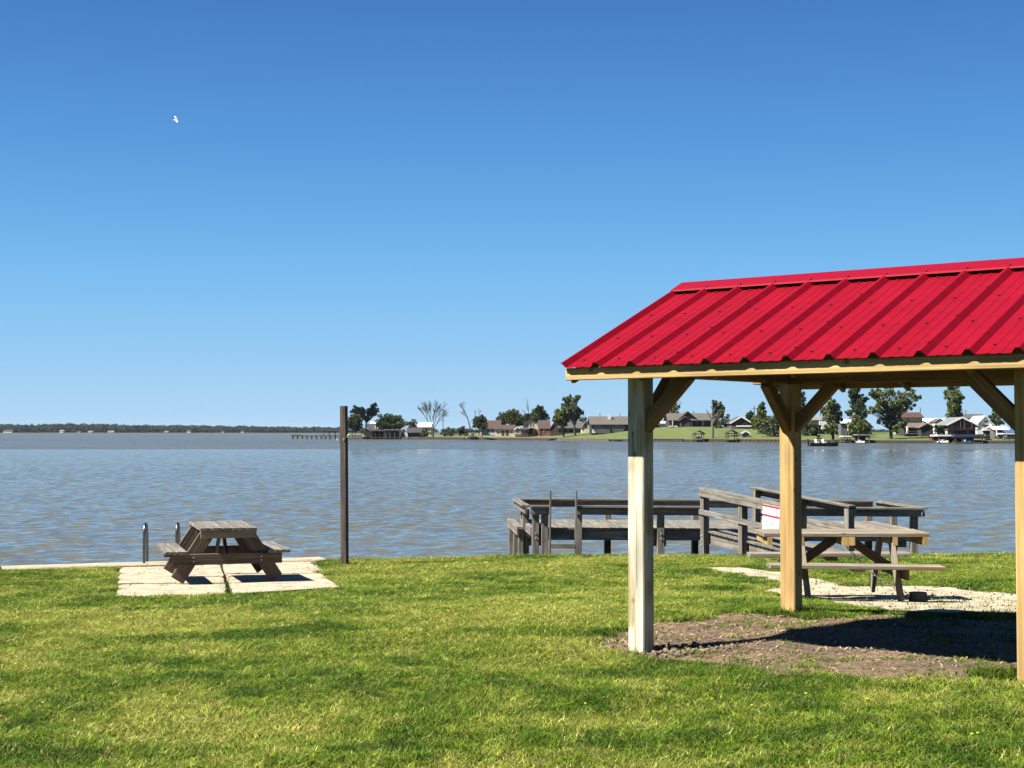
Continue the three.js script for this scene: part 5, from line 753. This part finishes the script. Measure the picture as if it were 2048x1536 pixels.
// ---------------------------------------------------------------- distant wooded shore across the whole lake
{
  const yTop = [[-700, 848], [0, 846.5], [60, 847], [140, 844.5], [165, 843.5], [250, 848], [400, 849], [560, 851.5], [700, 853], [900, 855], [1100, 856], [2600, 857]], q = rng(4242);
  const pos = [], idx = [], N = 60; for (let i = 0; i <= N; i++) { const px = lerp(-900, 2800, i / N), near = P(px, 864, 2920), farp = P(px, 864, 3900); pos.push(near.x, WATER - 1, near.z, near.x, WATER + 1.5, near.z - 3, farp.x, WATER + 3, farp.z); }
  for (let i = 0; i < N; i++) for (let j = 0; j < 2; j++) { const a = i * 3 + j, b = a + 3; idx.push(a, b, a + 1, b, b + 1, a + 1); }
  const g = new THREE.BufferGeometry(); g.setAttribute('position', new THREE.Float32BufferAttribute(pos, 3)); g.setIndex(idx); g.computeVertexNormals();
  tag(mesh(scene, 'distant_shore', g, std(new THREE.Color(0.028, 0.032, 0.016), 1)), 'low distant shore across the open lake', 'shore', null, 'structure');
  const crown = leavesG([[0, 0.52, 0, 0.5, 0.5, 170]], q, 0.1), m = [];
  const mat = leafMat(1, 1, 1); const M4 = new THREE.Matrix4(), Q = new THREE.Quaternion();
  for (let i = 0; i < 5200; i++) { const px = lerp(-850, i < 4200 ? 800 : 2700, q()), row = q() ** 1.6, D = 2950 + row * 300, top = P(px, interp(yTop, px), D).y - WATER - 1.5, h = top * lerp(0.62, 1.0, row) * (0.8 + 0.24 * q()), w = lerp(9, 18, q()), p = P(px, 864, D); M4.compose(V3(p.x, WATER + 1, p.z), Q.setFromAxisAngle(V3(0, 1, 0), q() * 6.28), V3(w, h, w)); const t = 0.75 + 0.6 * q(); m.push([M4.clone(), new THREE.Color(0.017 * t * (1 + 0.4 * q()), 0.026 * t, 0.011 * t)]); }
  const im = new THREE.InstancedMesh(crown, mat, m.length); m.forEach(([a, c], i) => { im.setMatrixAt(i, a); im.setColorAt(i, c); }); im.name = 'distant_woods'; im.castShadow = im.receiveShadow = true; scene.add(im);
  tag(im, 'hazy dark line of woods along the far side of the lake', 'woods', null, 'stuff');
  for (const [px, w, y] of [[16, 22, 861], [124, 10, 861.5], [158, 8, 863], [181, 10, 863], [222, 14, 863], [333, 9, 863.5], [378, 9, 861], [446, 6, 863], [485, 7, 862]]) {
    const D = 2935, k = D / F, c = P(px, 864, D), h = P(px, y, D).y - WATER, b = thing('distant_cottage', 'tiny pale building in front of the distant line of woods', 'building', [c.x, WATER + 1, c.z], 'tiny buildings along the distant shore'), W = w * k * 0.8;
    mesh(b, 'wall', boxG(W, h * 0.7, 8, 0, h * 0.35, 0), M.wWhite); const s = new THREE.Shape([[-W / 2 - 0.5, 0], [W / 2 + 0.5, 0], [W * 0.3, h * 0.4], [-W * 0.3, h * 0.4]].map((p) => new THREE.Vector2(...p))), rg = new THREE.ExtrudeGeometry(s, { depth: 9, bevelEnabled: false }); rg.translate(0, h * 0.7, -4.5); mesh(b, 'roof', rg, q() < 0.5 ? M.rWhite : M.rSlate);
  }
}

// ---------------------------------------------------------------- lawn grass, litter, small plants
{
  const q = rng(9191);
  function clump(n, hMin, hMax, rad, wid, lean) {
    const pos = [], col = [], nor = [];
    for (let i = 0; i < n; i++) {
      const a = q() * 6.283, r = rad * Math.sqrt(q()), x = Math.cos(a) * r, z = Math.sin(a) * r, h = lerp(hMin, hMax, q()), b = q() * 6.283, l = lean * h * (0.3 + q()), w = wid * (0.7 + 0.6 * q()), dx = Math.cos(b), dz = Math.sin(b), sx = -dz * w, sz = dx * w;
      const p0 = [x - sx, -0.012, z - sz], p1 = [x + sx, -0.012, z + sz], m0 = [x - sx * 0.8 + dx * l * 0.35, h * 0.62, z - sz * 0.8 + dz * l * 0.35], m1 = [x + sx * 0.8 + dx * l * 0.35, h * 0.62, z + sz * 0.8 + dz * l * 0.35], t = [x + dx * l, h, z + dz * l];
      for (const p of [p0, p1, m0, p1, m1, m0, m0, m1, t]) pos.push(...p);
      const c = 0.38 + 1.5 * q() ** 1.7, y = q() < 0.2 ? 0.35 : 0.08 * q(); for (let k = 0; k < 9; k++) { col.push(c * (1 + y), c * (1 + y * 0.3), c * (1 - y * 0.4)); }
    }
    const g = new THREE.BufferGeometry(); g.setAttribute('position', new THREE.Float32BufferAttribute(pos, 3)); g.setAttribute('color', new THREE.Float32BufferAttribute(col, 3)); g.computeVertexNormals(); return g;
  }
  const mat = new THREE.MeshPhysicalMaterial({ color: new THREE.Color(0.78, 0.78, 0.78), vertexColors: true, roughness: 0.75, transmission: 0.3, thickness: 0, specularIntensity: 0.12 });
  const kinds = [clump(19, 0.01, 0.034, 0.048, 0.0019, 1.5), clump(19, 0.01, 0.028, 0.052, 0.0021, 2.1), clump(13, 0.014, 0.046, 0.048, 0.0018, 1.2)], lists = kinds.map(() => []);
  const M4 = new THREE.Matrix4(), Q = new THREE.Quaternion(), E = new THREE.Euler();
  const dark = [0.05, 0.115, 0.008], mid = [0.128, 0.218, 0.015], yel = [0.27, 0.32, 0.055], straw = [0.42, 0.38, 0.15];
  const mix = (a, b, t) => a.map((x, i) => lerp(x, b[i], t));
  const spots = [[640, 1262, 0.75, 0.5], [1010, 1265, 0.6, 0.4], [560, 1272, 0.7, 0.4], [1450, 1178, 0.6, 0.25], [1170, 1272, 0.5, 0.3], [760, 1500, 0.6, 0.4], [1300, 1480, 0.7, 0.3], [330, 1330, 0.4, 0.3], [100, 1520, 0.3, 0.3]].map(([a, b, rx, rd]) => { const p = gp(a, b); return [p.x, -p.z, rx, rd]; });
  function colour(x, d) {
    const n1 = fbm(x * 0.55 + 3, d * 0.4 + 7, 3), n2 = fbm(x * 1.9 + 40, d * 1.5, 3), n3 = fbm(x * 7, d * 7 + 3, 2);
    let y = 0.65 + (n1 - 0.5) * 1.4 + (n2 - 0.5) * 1.5 + (n3 - 0.5) * 1.2 + 0.16 * Math.exp(-(((d - 14.5) / 3.2) ** 2)) * sstep(2.5, -1, x) - 0.12 * sstep(10, 8, d) - 0.08 * sstep(0, 3, x);
    for (const [sx, sd, rx, rd] of spots) y -= 0.7 * Math.exp(-(((x - sx) / rx) ** 2 + ((d - sd) / rd) ** 2) * 1.6);
    return y;
  }
  const put = (x, d, near) => {
    const inDirt = dirtAt(x, d); if (inDirt && q() > (fbm(x * 2.2, d * 2.2, 2) > 0.58 ? 0.16 : 0.02)) return;
    const [pa, pb] = wob(x * 1.7 + 3, d * 1.7); if (inPoly(padPoly, x + (pa - x * 1.7 - 3) * 0.75, d + (pb - d * 1.7) * 0.75) && q() > 0.004) return;
    const [wa, wb] = wob(x, d); if (inPoly(pathPoly, x + (wa - x) * 0.5, d + (wb - d) * 0.5) && q() > 0.015) return;
    if (d > shore(x) - 0.03) return; if (x < -5.0 && d > shore(x) - 0.34) return;
    const y = colour(x, d); let k = q() < 0.45 ? 0 : q() < 0.55 ? 1 : 2;
    let c = y < 0.5 ? mix(dark, mid, clamp(y * 2, 0, 1)) : mix(mid, yel, clamp((y - 0.5) * 1.7, 0, 1)); if (q() < 0.07 + 0.1 * clamp(y, 0, 1)) c = mix(c, straw, 0.7);
    const s = (inDirt ? 0.7 : 1) * lerp(0.75, 1.25, q()) * lerp(0.75, 1.3, fbm(x * 1.2, d * 1.2 + 50, 2)), t = 0.85 + 0.3 * q();
    E.set((q() - 0.5) * 0.3, q() * 6.283, (q() - 0.5) * 0.3); M4.compose(V3(x, gH(x, d) + (inDirt ? -0.01 : 0), -d), Q.setFromEuler(E), V3(s * near, s, s * near)); lists[k].push([M4.clone(), new THREE.Color(c[0] * t, c[1] * t, c[2] * t)]);
  };
  const field = (dA, dB, dens, near, wide = 0.42) => { const area = (dB * dB - dA * dA) * wide + 2 * (dB - dA), n = Math.round(area * dens); for (let i = 0; i < n; i++) { const d = Math.sqrt(lerp(dA * dA, dB * dB, q())), x = (q() * 2 - 1) * (d * wide + 1); put(x, d, near); } };
  field(5.6, 10, 1900, 1); field(10, 15, 1400, 1.1); field(15, 27, 800, 1.3, 0.4);
  for (let i = 0; i < 9000; i++) { const x = lerp(-4.8, 10.5, q()), d = shore(x) - 0.04 - q() ** 2 * 0.5; put(x, d, 1.2); }
  // weeds in the slab joint and round the right front post of the shelter
  const tuft = (x, d, n, r, s0, s1) => { for (let i = 0; i < n; i++) { const a = q() * 6.283, e = r * Math.sqrt(q()), X = x + Math.cos(a) * e, D = d + Math.sin(a) * e, s = lerp(s0, s1, q()), c = mix(dark, mid, q()); E.set((q() - 0.5) * 0.3, q() * 6.283, (q() - 0.5) * 0.3); M4.compose(V3(X, gH(X, D) - 0.005, -D), Q.setFromEuler(E), V3(s, s, s)); lists[2].push([M4.clone(), new THREE.Color(...c)]); } };
  for (const [a, b, n] of [[453, 1166, 4], [455, 1172, 6], [457, 1180, 9], [459, 1187, 14], [450, 1150, 3], [300, 1188, 3], [560, 1174, 5], [600, 1172, 4], [400, 1150, 3]]) { const p = gp(a, b); tuft(p.x, -p.z, n, 0.07, 0.5, 1.1); }
  for (const [a, b, n] of [[2030, 1352, 60], [2005, 1350, 26], [1975, 1349, 20], [1940, 1347, 12], [1600, 1224, 40], [1565, 1226, 30], [1275, 1312, 10]]) { const p = gp(a, b); tuft(p.x, -p.z, n, 0.14, 0.9, 2.0); }
  kinds.forEach((g, k) => { const im = new THREE.InstancedMesh(g, mat, lists[k].length); lists[k].forEach(([m, c], i) => { im.setMatrixAt(i, m); im.setColorAt(i, c); }); im.name = numbered('lawn_grass'); im.castShadow = im.receiveShadow = true; scene.add(im); tag(im, ['short mown yellow green lawn grass', 'flattened bent blades of lawn grass', 'taller thin upright blades in the lawn grass'][k], 'grass', null, 'stuff'); });
  // dry litter on the bare dirt
  const fl = new THREE.BufferGeometry(); fl.setAttribute('position', new THREE.Float32BufferAttribute([-0.5, 0, -0.12, 0, 0.16, -0.16, 0, 0.16, 0.14, -0.5, 0, -0.12, 0, 0.16, 0.14, -0.5, 0.02, 0.1, 0, 0.16, -0.16, 0.5, 0.03, -0.05, 0, 0.16, 0.14], 3)); fl.computeVertexNormals();
  const lm = std(0xffffff, 0.95), L = []; let tries = 0;
  while (L.length < 16000 && tries++ < 90000) { const x = lerp(0.4, 5.5, q()), d = lerp(8.6, 13.6, q()); if (!dirtAt(x, d)) continue; const wgt = sstep(10.2, 11.4, d + 0.35 * x - 0.4); if (q() > 0.3 + 0.7 * wgt) continue; const s = lerp(0.012, 0.065, q() ** 2.2); E.set((q() - 0.5) * 0.6, q() * 6.283, (q() - 0.5) * 0.6); M4.compose(V3(x, gH(x, d) - 0.008 + 0.006 * q(), -d), Q.setFromEuler(E), V3(s, s * 0.6, s * lerp(0.15, 1.1, q() ** 2))); const t = q(), c = t < 0.35 ? [0.24, 0.175, 0.1] : t < 0.8 ? [0.14, 0.095, 0.05] : [0.06, 0.04, 0.022]; const v = 0.8 + 0.4 * q(); L.push([M4.clone(), new THREE.Color(c[0] * v, c[1] * v, c[2] * v)]); }
  const li = new THREE.InstancedMesh(fl, lm, L.length); L.forEach(([m, c], i) => { li.setMatrixAt(i, m); li.setColorAt(i, c); }); li.name = 'leaf_litter'; li.castShadow = li.receiveShadow = true; scene.add(li); tag(li, 'dry tan leaf and bark litter on the dirt under the shelter', 'litter', null, 'stuff');
  // clods round the corner post
  const cl = new THREE.IcosahedronGeometry(1, 1); { const p = cl.attributes.position; for (let i = 0; i < p.count; i++) { const n = 0.75 + 0.5 * noise(p.getX(i) * 2 + 5, p.getY(i) * 2 + p.getZ(i) * 1.7); p.setXYZ(i, p.getX(i) * n, p.getY(i) * n, p.getZ(i) * n); } cl.computeVertexNormals(); }
  const C = []; for (let i = 0; i < 420; i++) { const a = q() * 6.283, r = 0.12 + 0.42 * q() ** 1.5, x = 0.98 + Math.cos(a) * r * 1.15, d = 11.02 + Math.sin(a) * r * 0.7, s = lerp(0.005, 0.022, q() ** 3); E.set(q() * 6, q() * 6, q() * 6); M4.compose(V3(x, gH(x, d) + s * 0.3, -d), Q.setFromEuler(E), V3(s, s * 0.8, s)); const v = lerp(0.6, 1.3, q()); C.push([M4.clone(), new THREE.Color(0.12 * v, 0.09 * v, 0.06 * v)]); }
  const ci = new THREE.InstancedMesh(cl, std(0xffffff, 1), C.length); C.forEach(([m, c], i) => { ci.setMatrixAt(i, m); ci.setColorAt(i, c); }); ci.name = 'soil_clods'; ci.castShadow = ci.receiveShadow = true; scene.add(ci); tag(ci, 'crumbly pale soil clods heaped round the corner shelter post', 'soil', null, 'stuff');
  // grit and bits of soil lying on the slabs and the path
  const G = []; while (G.length < 700) { const onPad = q() < 0.3, x = onPad ? lerp(-5.6, -1.9, q()) : lerp(1.8, 6.2, q()), d = onPad ? lerp(17.6, 25, q()) : lerp(14, 21, q()); if (!inPoly(onPad ? padPoly : pathPoly, x, d)) continue; if (q() > 0.25 + 0.9 * fbm(x * 2.5, d * 2.5, 3) ** 2) continue; const s = lerp(0.003, onPad ? 0.007 : 0.012, q() ** 2.5); E.set(q() * 6, q() * 6, q() * 6); M4.compose(V3(x, gH(x, d) + (onPad ? 0.034 : 0.012) + s * 0.2, -d), Q.setFromEuler(E), V3(s * lerp(1, 2.2, q()), s * 0.6, s)); const t = q(), c = t < 0.45 ? [0.09, 0.068, 0.044] : t < 0.8 ? [0.14, 0.105, 0.066] : [0.05, 0.06, 0.015]; G.push([M4.clone(), new THREE.Color(...c)]); }
  const gi = new THREE.InstancedMesh(cl, std(0xffffff, 1), G.length); G.forEach(([m, c], i) => { gi.setMatrixAt(i, m); gi.setColorAt(i, c); }); gi.name = 'slab_grit'; gi.castShadow = gi.receiveShadow = true; scene.add(gi); tag(gi, 'brown grit and crumbs scattered over the concrete slabs and path', 'grit', null, 'stuff');
  // small yellow flowers
  const stem = new THREE.CylinderGeometry(0.0015, 0.002, 0.05, 5); stem.translate(0, 0.025, 0); const blos = new THREE.SphereGeometry(0.008, 8, 6); blos.scale(1, 0.5, 1); blos.translate(0, 0.052, 0);
  const sm = std(new THREE.Color(0.09, 0.14, 0.03), 0.9), bm = std(S(176, 150, 22), 0.8);
  for (const [a, b] of [[1249, 1336], [1424, 1408], [1612, 1397], [1736, 1408], [1956, 1479], [1945, 1481], [1171, 1417], [1504, 1421], [86, 1415], [402, 1316]]) { const p = gp(a, b + 8), f = thing('yellow_flower', 'tiny yellow flower standing in the short lawn', 'flower', [p.x, p.y, p.z], 'tiny yellow flowers dotted over the lawn'); mesh(f, 'stem', stem, sm); mesh(f, 'blossom', blos, bm); }
}
renderer.render(scene, camera);
